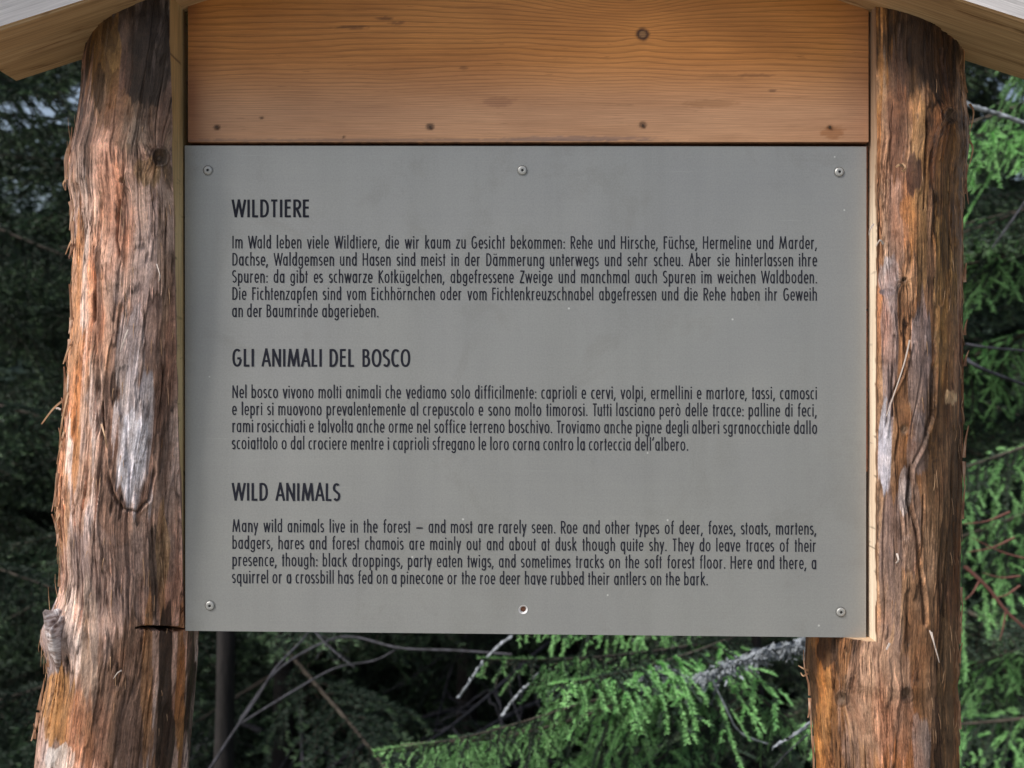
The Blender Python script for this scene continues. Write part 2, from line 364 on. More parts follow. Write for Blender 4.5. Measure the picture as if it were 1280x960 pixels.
        dsp, c, uvv = surf(th, z, cx, Rb, True)
        rr_ = Rb+dsp; X = cx+rr_*np.sin(th); Y = ay-rr_*np.cos(th)
        if cut:
            if side < 0: X = np.minimum(X, cutX); X[:, -1] = cutX
            else: X = np.maximum(X, cutX); X[:, 0] = cutX
        parts = [(X, Y, z, c, uvv, 0)]
        # back arc
        if cut and side < 0:
            b0 = math.pi-tc; b1 = np.full(tc.shape, ta0+2*math.pi)
        elif cut:
            b0 = np.full(tc.shape, ta1); b1 = 2*math.pi+(-math.pi-tc)
        else: b0 = a1; b1 = a0+2*math.pi
        tb = np.linspace(0, 1, nb_)[None, :]; thb = b0+(b1-b0)*tb; zb = zs[:, None]+0*thb
        Xb = cx+Rb*np.sin(thb); Yb = ay-Rb*np.cos(thb)
        cb = np.ones(Xb.shape+(4,))*np.array(tuple(feats['base'])+(1,)); back = (Xb, Yb, zb, cb, np.stack([Rb*thb, zb], -1), 0)
        def flat(y0, y1):
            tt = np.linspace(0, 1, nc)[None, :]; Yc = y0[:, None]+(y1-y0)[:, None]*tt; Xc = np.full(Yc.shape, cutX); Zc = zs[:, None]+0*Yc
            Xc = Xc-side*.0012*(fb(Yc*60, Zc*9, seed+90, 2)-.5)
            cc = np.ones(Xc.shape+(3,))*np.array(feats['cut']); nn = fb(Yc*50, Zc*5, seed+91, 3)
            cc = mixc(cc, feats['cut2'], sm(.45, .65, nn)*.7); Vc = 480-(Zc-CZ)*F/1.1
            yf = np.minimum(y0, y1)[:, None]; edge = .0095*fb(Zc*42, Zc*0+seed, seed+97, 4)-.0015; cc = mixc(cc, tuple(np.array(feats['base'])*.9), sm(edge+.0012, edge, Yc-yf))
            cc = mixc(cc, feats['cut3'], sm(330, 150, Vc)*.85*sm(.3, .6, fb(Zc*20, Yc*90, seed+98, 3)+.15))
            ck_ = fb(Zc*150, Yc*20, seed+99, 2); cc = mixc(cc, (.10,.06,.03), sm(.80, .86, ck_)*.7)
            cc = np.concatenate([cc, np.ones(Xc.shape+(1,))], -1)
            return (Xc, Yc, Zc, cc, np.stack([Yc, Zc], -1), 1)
        if cut and side < 0: seq = [parts[0], flat(Y[:, -1], Yb[:, 0]), back]
        elif cut: seq = [parts[0], back, flat(Yb[:, -1], Y[:, 0])]
        else: seq = [parts[0], back]
        Xs = np.concatenate([q_[0] for q_ in seq], 1); Ys = np.concatenate([q_[1] for q_ in seq], 1); Zs = np.concatenate([q_[2] for q_ in seq], 1)
        Cs = np.concatenate([q_[3] for q_ in seq], 1); Us = np.concatenate([q_[4] for q_ in seq], 1)
        mi = np.concatenate([np.full(q_[0].shape[1], q_[5]) for q_ in seq])
        Zs = np.minimum(Zs, raft_bottom(Xs)+.002)
        return Xs, Ys, Zs, Cs, Us, mi
    Vs, Qs, Cc, Uu, Mi = [], [], [], [], []; off = 0
    def emit(zs, cut):
        nonlocal off
        X, Y, Z, C_, U_, mi = ring(zs, cut); a, b = X.shape
        idx = off+np.arange(a*b).reshape(a, b); nx = np.roll(idx, -1, 1)
        q = np.stack([idx[:-1], nx[:-1], nx[1:], idx[1:]], -1)
        m = np.minimum(mi, 1)[None, :]*np.ones((a-1, 1))
        # a quad is the sawn face only when both of its columns are
        m = np.minimum(mi, np.roll(mi, -1))[None, :]*np.ones((a-1, 1))
        Vs.append(np.stack([X, Y, Z], -1).reshape(-1, 3)); Qs.append(q.reshape(-1, 4)); Cc.append(C_.reshape(-1, 4)); Uu.append(U_.reshape(-1, 2)); Mi.append(m.reshape(-1).astype(int))
        off += a*b; return idx, X, Y, Z
    # upper part above the notch
    zu = np.arange(zled, 1.93, .00125); iu, *_ = emit(zu, True)
    zl = zled-np.concatenate([np.linspace(0, .02, 22), np.arange(.0213, zled-zlow, .00125)])
    il, X, Y, Z = emit(zl, False)
    # low part to the ground
    zg = np.linspace(zl[-1], -.12, 40); ig, *_ = emit(zg, False)
    V = np.concatenate(Vs); Q = np.concatenate(Qs); C_ = np.concatenate(Cc); U_ = np.concatenate(Uu); Mi_ = np.concatenate(Mi)
    # ledge cap: concentric rings shrinking to the axis
    top = V[il[0]]; cen = top.mean(0); caps = []; base = len(V)
    nr = 10; prev = il[0]; cap_q = []
    addV, addC, addU = [], [], []
    for i in range(1, nr+1):
        f_ = 1-i/nr*.98; ringv = cen+(top-cen)*f_; ringv[:, 2] = zled+.0006*(fb(ringv[:, 0]*200, ringv[:, 1]*60, 5, 2)-.5)
        ids = base+(i-1)*len(top)+np.arange(len(top))
        addV.append(ringv); addC.append(np.ones((len(top), 4))*np.array(tuple(feats['ledge'])+(1,))); addU.append(ringv[:, :2])
        cap_q.append(np.stack([prev, np.roll(prev, -1), np.roll(ids, -1), ids], -1)); prev = ids
    V = np.concatenate([V]+addV); C_ = np.concatenate([C_]+addC); U_ = np.concatenate([U_]+addU)
    capq = np.concatenate(cap_q); Q = np.concatenate([Q, capq]); Mi_ = np.concatenate([Mi_, np.ones(len(capq), int)])
    # face orientation: outward
    me = np_mesh(name, V, Q[:, ::-1] if True else Q, Mi_, True, U_, C_)
    try:
        # crisp edges where bark meets the sawn face
        me.set_sharp_from_angle(angle=R(62))
    except Exception: pass
    o = link('post', me, stand, [M_LOG, M_NOTCH]); o['label'] = label
    return o, surf, prof, ay

PINK = (.42,.265,.20); GREY = (.55,.47,.46); DK = (.026,.015,.009); OCH = (.22,.11,.032); ORG = (.50,.21,.07)
left_tab = [(-200,116,318),(0,112,314),(40,108,312),(80,100,308),(120,97,300),(160,91,292),(175,88,290),(200,81,288),(235,82,287),(260,88,286),(300,90,284),(350,88,282),(400,88,280),(450,83,275),(500,80,270),(550,75,266),(600,70,262),(640,68,258),(680,72,256),(710,74,255),(760,70,253),(800,64,251),(840,57,249),(880,48,246),(930,41,242),(960,38,239),(1100,30,236),(2500,0,250)]
left_feats = dict(base=PINK, light=(.76,.60,.53), dark=(.13,.068,.045), orange=(.48,.22,.10),
    knots=[(200,197,11,1.0),(153,226,5,.4),(185,770,4,0)],
    blobs=[(170,20,75,130,DK,.93),(195,110,34,110,DK,.85),(128,75,18,85,OCH,.85),(140,60,9,26,(.36,.20,.07),.7),(122,110,8,30,(.06,.03,.015),.8),(150,150,14,34,(.30,.19,.11),.6),(182,165,22,16,(.36,.27,.21),.7),(135,40,10,24,(.07,.035,.015),.7),(175,160,60,26,(.20,.13,.09),.6),  # DK blobs: dark brown log top with the roof's shade painted in
           (185,215,18,20,(.36,.22,.10),.7),(92,560,22,330,(.72,.55,.47),.5),(160,320,34,60,(.45,.33,.29),.5),  # tall pale pink blob paints the sunlit left edge into the colour
           (92,420,12,160,ORG,.85),(100,560,12,110,ORG,.55),(75,600,10,90,(.45,.22,.10),.8),
           (166,545,27,100,GREY,.95),(165,570,19,62,(.74,.69,.72),.9),(160,450,22,60,(.40,.32,.29),.7),
           (122,430,8,120,(.17,.10,.07),.75),(204,540,10,110,(.16,.10,.075),.8),(207,300,9,120,(.22,.14,.09),.6),
           (150,720,70,60,(.27,.175,.14),.8),(195,720,7,60,(.07,.045,.03),.8),(204,700,8,90,(.45,.27,.13),.7),
           (150,880,60,110,(.12,.06,.032),.85),(186,875,9,120,(.34,.17,.08),.95),(208,880,11,130,(.035,.02,.012),.95),(228,870,6,130,(.40,.19,.07),.95),(240,870,6,140,(.04,.024,.015),.95),
           (70,870,20,70,(.40,.19,.06),.85),(95,920,16,50,(.38,.20,.11),.7),(75,950,22,18,(.62,.56,.52),.85),(66,800,22,42,(.30,.25,.25),.9),(58,770,10,20,(.14,.08,.06),.7),(110,800,12,70,(.42,.30,.23),.7)],
    cracks=[([(115,310),(118,360),(117,410),(124,470),(128,520),(131,570),(140,615),(152,636),(172,640),(186,625),(194,590),(196,545)],2.2,.0042,.0022),
            ([(150,250),(146,300),(150,330)],1.6,.0025,.001),([(100,640),(98,700),(104,760),(112,830),(110,900)],2.2,.003,.0014),
            ([(206,260),(208,400),(206,470)],1.2,.0025,.0),([(92,230),(100,290),(108,360)],1.7,.003,.001)],
    lumps=[(66,792,24,34,.0125),(150,185,34,22,.002),(165,560,26,80,.0025),(120,690,30,50,.003)],
    smooth=[(165,80,80,150,.22),(166,550,28,105,.35),(150,700,60,55,.45),(160,200,40,40,.4),(200,870,60,130,.4),(66,790,26,50,.3)],
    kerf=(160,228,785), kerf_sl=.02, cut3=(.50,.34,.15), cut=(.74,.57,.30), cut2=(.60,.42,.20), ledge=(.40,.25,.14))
post_l, surf_l, prof_l, ay_l = build_post('post_log', -1, left_tab, 1.16, 228.5, 789, left_feats, 11,
    'left log post, silvery worn patch and stub knot, orange streaked edge')
right_tab = [(-200,1012,1200),(0,1012,1204),(60,1012,1207),(100,1012,1207),(150,1012,1211),(190,1012,1213),(220,1010,1208),(300,1010,1207),(400,1010,1207),(500,1010,1208),(600,1009,1206),(700,1008,1203),(770,1008,1202),(800,1005,1200),(835,1004,1201),(850,1009,1198),(880,1011,1200),(960,1017,1202),(1100,1020,1206),(2500,1000,1230)]
BR = (.18,.083,.035)
right_feats = dict(base=BR, light=(.40,.24,.14), dark=(.045,.021,.011), orange=(.34,.145,.035),
    knots=[(1188,145,9,.9),(1130,350,4,.6),(1132,868,9,.6),(1053,873,10,.6),(1132,537,8,.3)],
    blobs=[(1150,30,60,90,(.028,.015,.009),.9),(1120,130,16,120,(.14,.085,.06),.75),(1150,240,12,130,(.40,.21,.07),.6),(1190,260,18,120,(.16,.075,.02),.7),  # first blob: brown top darkened further by painted roof shade
           (1114,300,13,90,(.34,.245,.20),.75),(1106,210,6,170,(.46,.32,.22),.6),
           (1110,345,12,26,(.40,.38,.40),.7),(1109,365,10,5,(.13,.13,.16),.9),(1113,440,12,110,(.33,.25,.24),.75),(1106,560,8,60,(.50,.48,.52),.8),
           (1143,217,9,30,(.055,.026,.022),.95),(1136,262,9,16,(.46,.24,.09),.7),
           (1155,460,15,85,(.24,.175,.155),.85),(1150,555,12,40,(.22,.165,.15),.75),(1183,400,17,150,(.22,.125,.04),.6),
           (1185,600,28,170,(.085,.042,.014),.75),(1191,497,9,13,(.66,.47,.27),1.0),(1140,655,14,55,(.32,.21,.16),.7),(1131,615,6,25,(.45,.38,.36),.8),
           (1112,700,12,90,(.17,.115,.10),.7),(1090,880,40,90,(.36,.22,.155),.7),(1130,900,10,90,(.42,.25,.17),.5),(1030,880,9,100,(.46,.21,.07),.8),(1016,850,6,60,(.13,.075,.045),.8),
           (1030,812,14,24,(.05,.03,.02),.85),(1155,940,14,50,(.32,.26,.24),.6),(1185,850,14,120,(.16,.09,.04),.7)],
    cracks=[([(1172,385),(1169,440),(1166,520),(1152,560),(1138,585),(1133,625),(1144,665),(1152,720),(1158,780)],2.4,.004,.002),
            ([(1137,430),(1128,470),(1112,505),(1106,545)],1.5,.0028,.0018),([(1039,800),(1042,840),(1036,900),(1040,960)],1.5,.0035,.001),
            ([(1155,620),(1152,700)],1.5,.002,.001),([(1120,420),(1116,520)],1.3,.0025,.001),([(1180,60),(1186,140),(1178,200)],1.4,.003,.001),([(1160,110),(1157,260)],1.2,.003,.0)],
    lumps=[(1150,460,16,90,.0035),(1138,650,12,40,.003),(1204,185,8,40,.002),(1090,870,34,60,.003)],
    smooth=[(1191,497,12,16,.05),(1155,460,18,95,.35),(1112,450,16,110,.4),(1106,560,10,70,.3),(1150,40,70,80,.5),(1185,520,26,120,.45),(1110,700,16,90,.45),(1143,217,10,32,.1),(1085,870,50,70,.5)],
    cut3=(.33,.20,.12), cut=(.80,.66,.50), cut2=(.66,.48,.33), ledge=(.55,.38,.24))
post_r, surf_r, prof_r, ay_r = build_post('post_log', 1, right_tab, 1.178, 1088.0, 797, right_feats, 37,
    'right log post, orange brown fibres with dark knot near top, small sawn tan patch')

# strips and fibres peeling off the logs (tapered ribbons with thickness)
def ribbon(bm, pts, w0, w1, th=.0004):
    n_ = len(pts); rows = []
    for i, p in enumerate(pts):
        t = i/(n_-1); wd = w0+(w1-w0)*t
        q = Vector(pts[min(i+1, n_-1)])-Vector(pts[max(i-1, 0)]); q.normalize()
        sd_ = q.cross(Vector((0,1,0))).normalized() if abs(q.y) < .95 else Vector((1,0,0))
        up = q.cross(sd_).normalized(); p = Vector(p)
        rows.append([bm.verts.new(p+sd_*wd/2+up*th), bm.verts.new(p-sd_*wd/2+up*th), bm.verts.new(p-sd_*wd/2-up*th), bm.verts.new(p+sd_*wd/2-up*th)])
    for a, b in zip(rows[:-1], rows[1:]):
        for i in range(4): bm.faces.new((a[i], a[(i+1) % 4], b[(i+1) % 4], b[i]))
    bm.faces.new(rows[0][::-1]); bm.faces.new(rows[-1])
n = N('pale_fibre'); f = n.noise(n.coord('Object'), 90, 2); n.set(Base_Color=n.ramp(f, [(.3, (.30,.15,.07)), (.7, (.52,.33,.19))]), Roughness=.6); M_FIB = n.m
n = N('white_fibre'); n.set(Base_Color=(.58,.49,.43,1), Roughness=.6); M_FIBW = n.m
def smooth_pts(pts, k=4):
    out = []
    P_ = [pts[0]]+list(pts)+[pts[-1]]
    for i in range(1, len(P_)-2):
        for j in range(k):
            t = j/k; a, b, c_, d = [np.array(P_[i+m]) for m in (-1, 0, 1, 2)]
            out.append(.5*((2*b)+(-a+c_)*t+(2*a-5*b+4*c_-d)*t*t+(-a+3*b-3*c_+d)*t**3))
    out.append(np.array(P_[-2])); return out
def strips(parent, lst, mat):
    for (px, d, w0, w1) in lst:
        bm = bmesh.new(); pts = smooth_pts([tuple(P(u, v, d+dd)) for (u, v, dd) in px])
        ribbon(bm, pts, w0*S, w1*S); bm_obj('peeling_strip', bm, [mat], parent)
strips(post_l, [([(90,490,.0),(84,497,-.01),(73,505,-.015),(64,514,-.02),(52,530,-.02)],1.13,3.2,1.5),
    ([(88,480,0),(82,505,-.008),(77,530,-.01),(74,560,0)],1.12,2.6,1.2),([(90,430,0),(84,440,-.01),(79,455,-.01)],1.12,2.5,1),
    ([(90,300,0),(86,308,-.01),(82,318,-.01)],1.12,2.5,.8),([(84,222,0),(79,230,-.01),(82,238,-.005)],1.12,2.5,.8),
    ([(80,540,0),(75,560,-.006),(71,580,0)],1.12,2.6,1.0),([(76,640,0),(70,655,-.004),(72,668,0)],1.12,2.4,1.2),
    ([(127,530,0),(131,545,-.006),(134,560,0)],1.085,2.2,.9)], M_FIB)
strips(post_l, [([(160,412,.0),(155,425,-.002),(150,440,.0)],1.072,1.8,.6),([(152,838,0),(147,841,-.002),(142,848,0)],1.074,1.8,.6),
    ([(196,330,0),(200,345,-.003),(198,352,0)],1.084,1.3,.5),([(76,512,-.015),(72,510,-.015),(70,511,-.015)],1.12,2.4,2.0)], M_FIBW)
strips(post_r, [([(1164,790,0),(1167,802,-.003),(1172,820,-.002),(1174,828,0)],1.09,2.0,.6),([(1162,788,0),(1168,806,-.004),(1170,815,0)],1.09,1.3,.5),
    ([(1137,425,0),(1130,455,-.001),(1115,500,-.001),(1108,520,0)],1.09,1.6,.7),
    ([(1092,280,0),(1088,286,-.004),(1086,294,0)],1.098,2.2,.7),([(1104,305,0),(1100,300,-.003),(1095,308,0)],1.094,2.4,.8),
    ([(1121,692,0),(1123,700,-.004),(1120,704,0)],1.09,2.4,1),([(1112,804,0),(1108,812,-.004),(1111,806,0)],1.09,2.4,1)], M_FIBW)
strips(post_r, [([(1128,208,0),(1124,206,-.006),(1120,209,-.004)],1.088,4,2.0),([(1128,214,0),(1132,210,-.005),(1128,204,-.004)],1.088,3,1.5),
    ([(1212,130,0),(1217,140,-.004),(1214,160,0)],1.155,3,1),([(1210,175,0),(1216,185,-.004),(1212,205,0)],1.155,3.2,1),
    ([(1010,838,0),(1005,836,-.004),(998,832,0)],1.15,3,1),([(1010,842,0),(1004,845,-.004),(1001,841,0)],1.15,2.6,1),([(1206,64,0),(1211,62,-.01),(1214,60,-.01)],1.15,3.4,1.2)], M_FIB)
n = N('bark_sliver'); f = n.noise(n.coord('Object', (300,300,30)), 1, 3); n.set(Base_Color=n.ramp(f, [(.3, (.14,.06,.03)), (.5, (.34,.17,.09)), (.7, (.56,.38,.27))]), Roughness=.6); M_SLIV = n.m
def slivers(parent, tab, col, d, seed, v0, v1, count, out):
    rs = random.Random(seed)
    for i in range(count):
        v = v0+(v1-v0)*(i+rs.random())/count; L = rs.uniform(16, 58); pts = []
        peel = rs.uniform(1.0, 5.5); flip = rs.random() < .5
        for j in range(5):
            t = j/4; vv = v+L*(t if flip else 1-t); e = float(np.interp(vv, [q[0] for q in tab], [q[col] for q in tab]))
            pts.append((e-out*4+out*(peel*t*t+2.5), vv, -.006*t))
        strips(parent, [(pts, d, rs.uniform(2.6, 6.0), rs.uniform(.5, 1.4))], M_SLIV)
slivers(post_l, left_tab, 1, 1.118, 3, 150, 940, 22, -1)
slivers(post_r, right_tab, 2, 1.150, 4, 80, 930, 13, 1)
slivers(post_r, right_tab, 1, 1.150, 8, 805, 940, 4, -1)
# fuzz of countless hair-thin fibres on each log
def fuzz(parent, surf, prof, ay, side, seed, count, zr):
    rs = random.Random(seed); bm = bmesh.new()
    for i in range(count):
        z = CZ+rs.uniform(*zr); cx, Rb = prof(np.array([z])); cx = float(cx[0]); Rb = float(Rb[0])
        sil = rs.random() < .45
        th = (-side*R(19)+(-1 if side < 0 else 1)*rs.uniform(R(72), R(96))) if sil else rs.uniform(R(-80), R(60))*(1 if side < 0 else -1)
        d, _, _ = surf(np.array([[th]]), np.array([[z]]), np.array([[cx]]), np.array([[Rb]]), True); r0 = Rb+float(d[0, 0])
        L = rs.uniform(.006, .024)*(1.2 if sil else .9); lift = rs.uniform(.0004, .0030)**1.0; bend = rs.uniform(1.2, 2.2); drift = rs.uniform(-.02, .02); dz = rs.choice([-1, 1, -1])*L
        pts = []
        for j in range(4):
            t = j/3; rr_ = r0-.0005+lift*math.sin(t*bend); tt = th+t*drift
            pts.append((cx+rr_*math.sin(tt), ay-rr_*math.cos(tt), z+dz*t))
        if side < 0 and pts[0][0] > (226-640)*S: continue
        if side > 0 and pts[0][0] < (1091-640)*S and z > CZ-.26: continue
        ribbon(bm, pts, .00065, .0002, .00012)
    o = bm_obj('bark_fibres', bm, [M_FIB], parent); o['kind'] = 'stuff'
fuzz(post_l, surf_l, prof_l, ay_l, -1, 5, 300, (-.36, .26)); fuzz(post_r, surf_r, prof_r, ay_r, 1, 6, 200, (-.38, .33))
# stub of a sawn side branch on the left log
bm = bmesh.new(); rs = random.Random(4); rings = []
c0 = P(88, 806, 1.130); c1 = P(66, 776, 1.098)
ax_ = (c1-c0).normalized(); sx = ax_.cross(Vector((0,0,1))).normalized(); sz = sx.cross(ax_)
for i in range(9):
    t = i/8; rr_ = (.027*(1-t)+.0150*t)*(1 if i < 8 else .88); c_ = c0+(c1-c0)*t
    ring_ = []
    for j in range(26):
        a = j/26*2*math.pi; r2 = rr_*(1+.13*math.sin(a*3+1)+.07*math.sin(a*7+i*.7)); e = (0.006*math.sin(a*2+.5)+.003*math.sin(a*5))*t
        ring_.append(bm.verts.new(c_+sx*math.cos(a)*r2*.62+sz*math.sin(a)*r2*1.15+ax_*e))
    rings.append(ring_)
inner = [bm.verts.new(v.co-ax_*.010+(c1-v.co)*.40) for v in rings[-1]]
rings.append(inner)
for a, b in zip(rings[:-1], rings[1:]):
    for j in range(26): bm.faces.new((a[j], a[(j+1) % 26], b[(j+1) % 26], b[j]))
bm.faces.new(inner)
n = N('stub_wood'); f = n.noise(n.coord('Object', (60,60,220)), 1, 4, .6)
n.set(Base_Color=n.ramp(f, [(.35, (.13,.08,.065)), (.5, (.34,.27,.25)), (.66, (.66,.60,.60))]), Roughness=.55); n.bump(f, .8, .002)
bm_obj('branch_stub', bm, [n.m], post_l, smooth=True)

# header board with its nails
def board_field():
    x0, x1 = (236-640)*S, (1084.5-640)*S; z1 = CZ+(480-178)*S; z2 = CZ+(480+75)*S
    nx, nz = 430, 150; X, Z = np.meshgrid(np.linspace(x0, x1, nx), np.linspace(z1, z2, nz)); U = 640+X/S; Vv = 480-(Z-CZ)/S
    warp = 3*np.sin((U-236)/190)+5*(fb(U/160, Vv/60, 3, 3)-.5)*2
    y = Vv+warp
    # rings sag towards a wide cathedral above the frame and pinch round the knot
    y = y-30*np.exp(-((U-775)/80)**2)*sm(46, -10, Vv)-26*np.exp(-((U-790)/190)**2)*sm(60, -50, Vv)
    k = (U-803)/26; kv = (Vv-44)/11
    y = y+9*np.sign(Vv-44+.001)*np.exp(-k*k)*np.exp(-np.abs(Vv-44)/26)*np.minimum(1, np.abs(Vv-44)/6)
    cum = np.where(y < 85, y/7.2+85/9.5-85/7.2, 85/9.5+(y-85)/8+((np.clip(y, 85, 400)-85)**2)/420)
    wide = np.clip(1.0-.55*sm(70, 150, Vv), .3, 1)*(.75+.5*(fb(U/120, Vv/30, 9, 3)-.3))
    c = np.ones(X.shape+(3,))*np.array((.58,.245,.066))
    c = mixc(c, (.50,.285,.165), sm(60, 150, Vv)*.95); c = mixc(c, (.58,.25,.068), sm(90, -10, Vv)*.6)
    c = mixc(c, (.24,.085,.035), sm(50, 0, U-236)*.55*fb(U/30, Vv/60, 4, 2)*1.5); c = mixc(c, (.30,.15,.10), sm(1030, 1084, U)*.3)
    nb = fb(U/7, Vv/2.2, 14, 3)
    for (u, v, a, b, col, st) in [(803,44,8.5,8.0,(.055,.022,.012),1),(803,44,4.6,4.4,(.30,.16,.07),1),(272,160,4.5,3.6,(.10,.045,.02),.85),(538,159,5.5,4.5,(.10,.05,.03),.85),(803,157,5,4.6,(.13,.065,.035),.8),(1036,160,4,3.2,(.16,.07,.03),.8),
            (622,128,22,6,(.26,.12,.07),.45),(440,35,20,2.5,(.20,.08,.03),.7),(480,24,12,2.2,(.15,.06,.025),.75),(496,30,10,2,(.17,.07,.03),.7),(905,98,30,4,(.27,.13,.05),.3),(890,130,35,5,(.28,.13,.05),.35),(945,95,22,2,(.2,.09,.04),.5),
            (1040,166,14,8,(.30,.12,.04),.6),(328,148,3,2,(.08,.04,.02),.8),(430,172,2,2,(.08,.04,.02),.8),(500,176,300,2.0,(.20,.13,.10),.6),(720,174,90,3,(.22,.15,.13),.6),(580,86,6,2,(.2,.09,.04),.6),(965,114,5,2,(.1,.05,.03),.6),(1160,20,2,2,(.1,.05,.03),.6)]:
        d = np.hypot((U-u)/a, (Vv-v)/b)+(nb-.5)*(.35 if a < 10 else 1.0); c = mixc(c, col, sm(1.25, .7, d)*st)
    return X, Z, cum, wide, c, x0, x1, z1, z2
X, Z, ringf, wide, colr, x0, x1, z1, z2 = board_field()
BY = 1.1245
nz, nx = X.shape
V = np.stack([X, np.full(X.shape, BY)+.0006*(fb(X*12, Z*200, 8, 2)-.5), Z], -1).reshape(-1, 3); idx = np.arange(nz*nx).reshape(nz, nx)
Q = np.stack([idx[:-1,:-1], idx[:-1,1:], idx[1:,1:], idx[1:,:-1]], -1).reshape(-1, 4)
bd = np.concatenate([idx[0, :], idx[1:, -1], idx[-1, -2::-1], idx[-2:0:-1, 0]])          # loop round the edge
Vb = V[bd]+np.array((0, .027, 0)); bi = len(V)+np.arange(len(bd))
Qe = np.stack([bd, bi, np.roll(bi, -1), np.roll(bd, -1)], -1)
V = np.concatenate([V, Vb]); rf = np.concatenate([ringf.ravel(), ringf.ravel()[bd]]); wf = np.concatenate([wide.ravel(), wide.ravel()[bd]]); cf = np.concatenate([colr.reshape(-1, 3), colr.reshape(-1, 3)[bd]])
me = np_mesh('header_board', V, np.concatenate([Q, Qe]), None, False, None, cf, {'ring': rf, 'wide': wf})
hb = link('header_board', me, stand, [M_BOARD]); hb['label'] = 'wide orange brown sawn board above the plate'
for (u, v) in ((272,160),(538,160),(803,158),(1036,160)):
    bm = bmesh.new(); bmesh.ops.create_cone(bm, cap_ends=True, segments=10, radius1=1.5*S, radius2=1.7*S, depth=.002)
    bmesh.ops.rotate(bm, verts=bm.verts, matrix=Matrix.Rotation(R(90), 3, 'X')); bmesh.ops.translate(bm, verts=bm.verts, vec=P(u, v)*1+Vector((0, BY-.0003-D, 0)))
    bm_obj('nail', bm, [M_NAIL], hb, smooth=False)
# backing boards behind the plate, and pale batten seen past its right edge
SY = D+.004
for (a, b, c_, d) in ((229.5,1086.5,181.5,386),(229.5,1086.5,388,590),(233,1084.5,592,784)):
    bm = bmesh.new(); boxm(bm, (a-640)*S, (b-640)*S, SY, SY+.022, CZ+(480-d)*S, CZ+(480-c_)*S)
    bm_obj('backing_board', bm, [M_BACK], stand, bevel=.0008)
bm = bmesh.new(); boxm(bm, (240-640)*S, (1080-640)*S, SY+.024, SY+.045, CZ+(480-330)*S, CZ+(480-120)*S); bm_obj('rear_batten', bm, [M_BACK], stand, bevel=.001)

# rafters and roof boards
def rafter(side):
    ang = math.atan(SL); L = (.5377/math.cos(ang)); H = .15
    e = bpy.data.objects.new('rafter', None)
    bm = bmesh.new()
    # local frame: x along slope from ridge (0) to eave (L), z up normal to the slope
    nseg = 2
    for i in range(nseg+1):
        x = L*i/nseg; wob = .0003*math.sin(i*.9)+.0003*math.sin(i*2.3+1)
        for (y, z) in ((RAFT_F, wob*.5), (RAFT_B, wob), (RAFT_B, H), (RAFT_F, H)):
            bm.verts.new((x, y-1.1, z))
    bm.verts.ensure_lookup_table()
    for i in range(nseg):
        a = i*4; b = a+4
        for k_, mi in ((0, 0), (1, 0), (2, 0), (3, 1)):
            f = bm.faces.new([bm.verts[a+k_], bm.verts[a+(k_+1) % 4], bm.verts[b+(k_+1) % 4], bm.verts[b+k_]]); f.material_index = mi
    bm.faces.new([bm.verts[k_] for k_ in range(4)]); f = bm.faces.new([bm.verts[nseg*4+k_] for k_ in range(4)])
    ed = [e_ for e_ in bm.edges if abs(e_.verts[0].co.z) < .004 and abs(e_.verts[1].co.z) < .004 and abs(e_.verts[0].co.y-e_.verts[1].co.y) < 1e-5]
    bmesh.ops.bevel(bm, geom=ed, offset=.003, segments=2, affect='EDGES')
    o = bm_obj('rafter', bm, [M_RAFT, M_WEATH], stand)
    m = Matrix.Translation((RC, 1.1, RTOP)) @ Matrix.Rotation(ang, 4, 'Y')
    if side < 0: m = Matrix.Translation((RC, 1.1, RTOP)) @ Matrix.Scale(-1, 4, Vector((1,0,0))) @ Matrix.Rotation(ang, 4, 'Y')
    if side < 0:
        o.data.transform(Matrix.Translation((RC, 1.1, RTOP)) @ Matrix.Scale(-1, 4, Vector((1,0,0))) @ Matrix.Rotation(ang, 4, 'Y'))
        o.data.flip_normals()
        # bring the mesh back into its own sloped frame so the grain follows the beam
        fr_ = Matrix.Translation((RC, 1.1, RTOP)) @ Matrix.Rotation(-ang, 4, 'Y'); o.data.transform(fr_.inverted()); o.matrix_world = fr_
    else: o.matrix_world = m
    o['label'] = ('left' if side < 0 else 'right')+' sloping roof beam, weathered pale front and brown underside'
    return o
for sgn in (-1, 1): rafter(sgn)
me0 = None; ang = math.atan(SL)
for sgn in (-1, 1):
    for i in range(5):
        if me0 is None:
            bm = bmesh.new(); boxm(bm, -.0, .124, -.22, .32, 0, .024); bmesh.ops.bevel(bm, geom=list(bm.edges), offset=.0015, segments=1, affect='EDGES')  # boards lie out of view, front overhang sized to shade the log tops
            me0 = bpy.data.meshes.new('roof_board'); bm.to_mesh(me0); bm.free(); me0.materials.append(M_WEATH)
        o = bpy.data.objects.new('roof_board', me0); COL.objects.link(o); o.parent = stand; o.matrix_parent_inverse = stand.matrix_world.inverted()
        base = Matrix.Translation((RC, 1.17, RTOP)) @ Matrix.Rotation(ang if sgn > 0 else math.pi-ang, 4, 'Y')
        off_ = .152 if sgn > 0 else -.152-.024
        o.matrix_world = base @ Matrix.Translation((.006+i*.126, 0, off_))

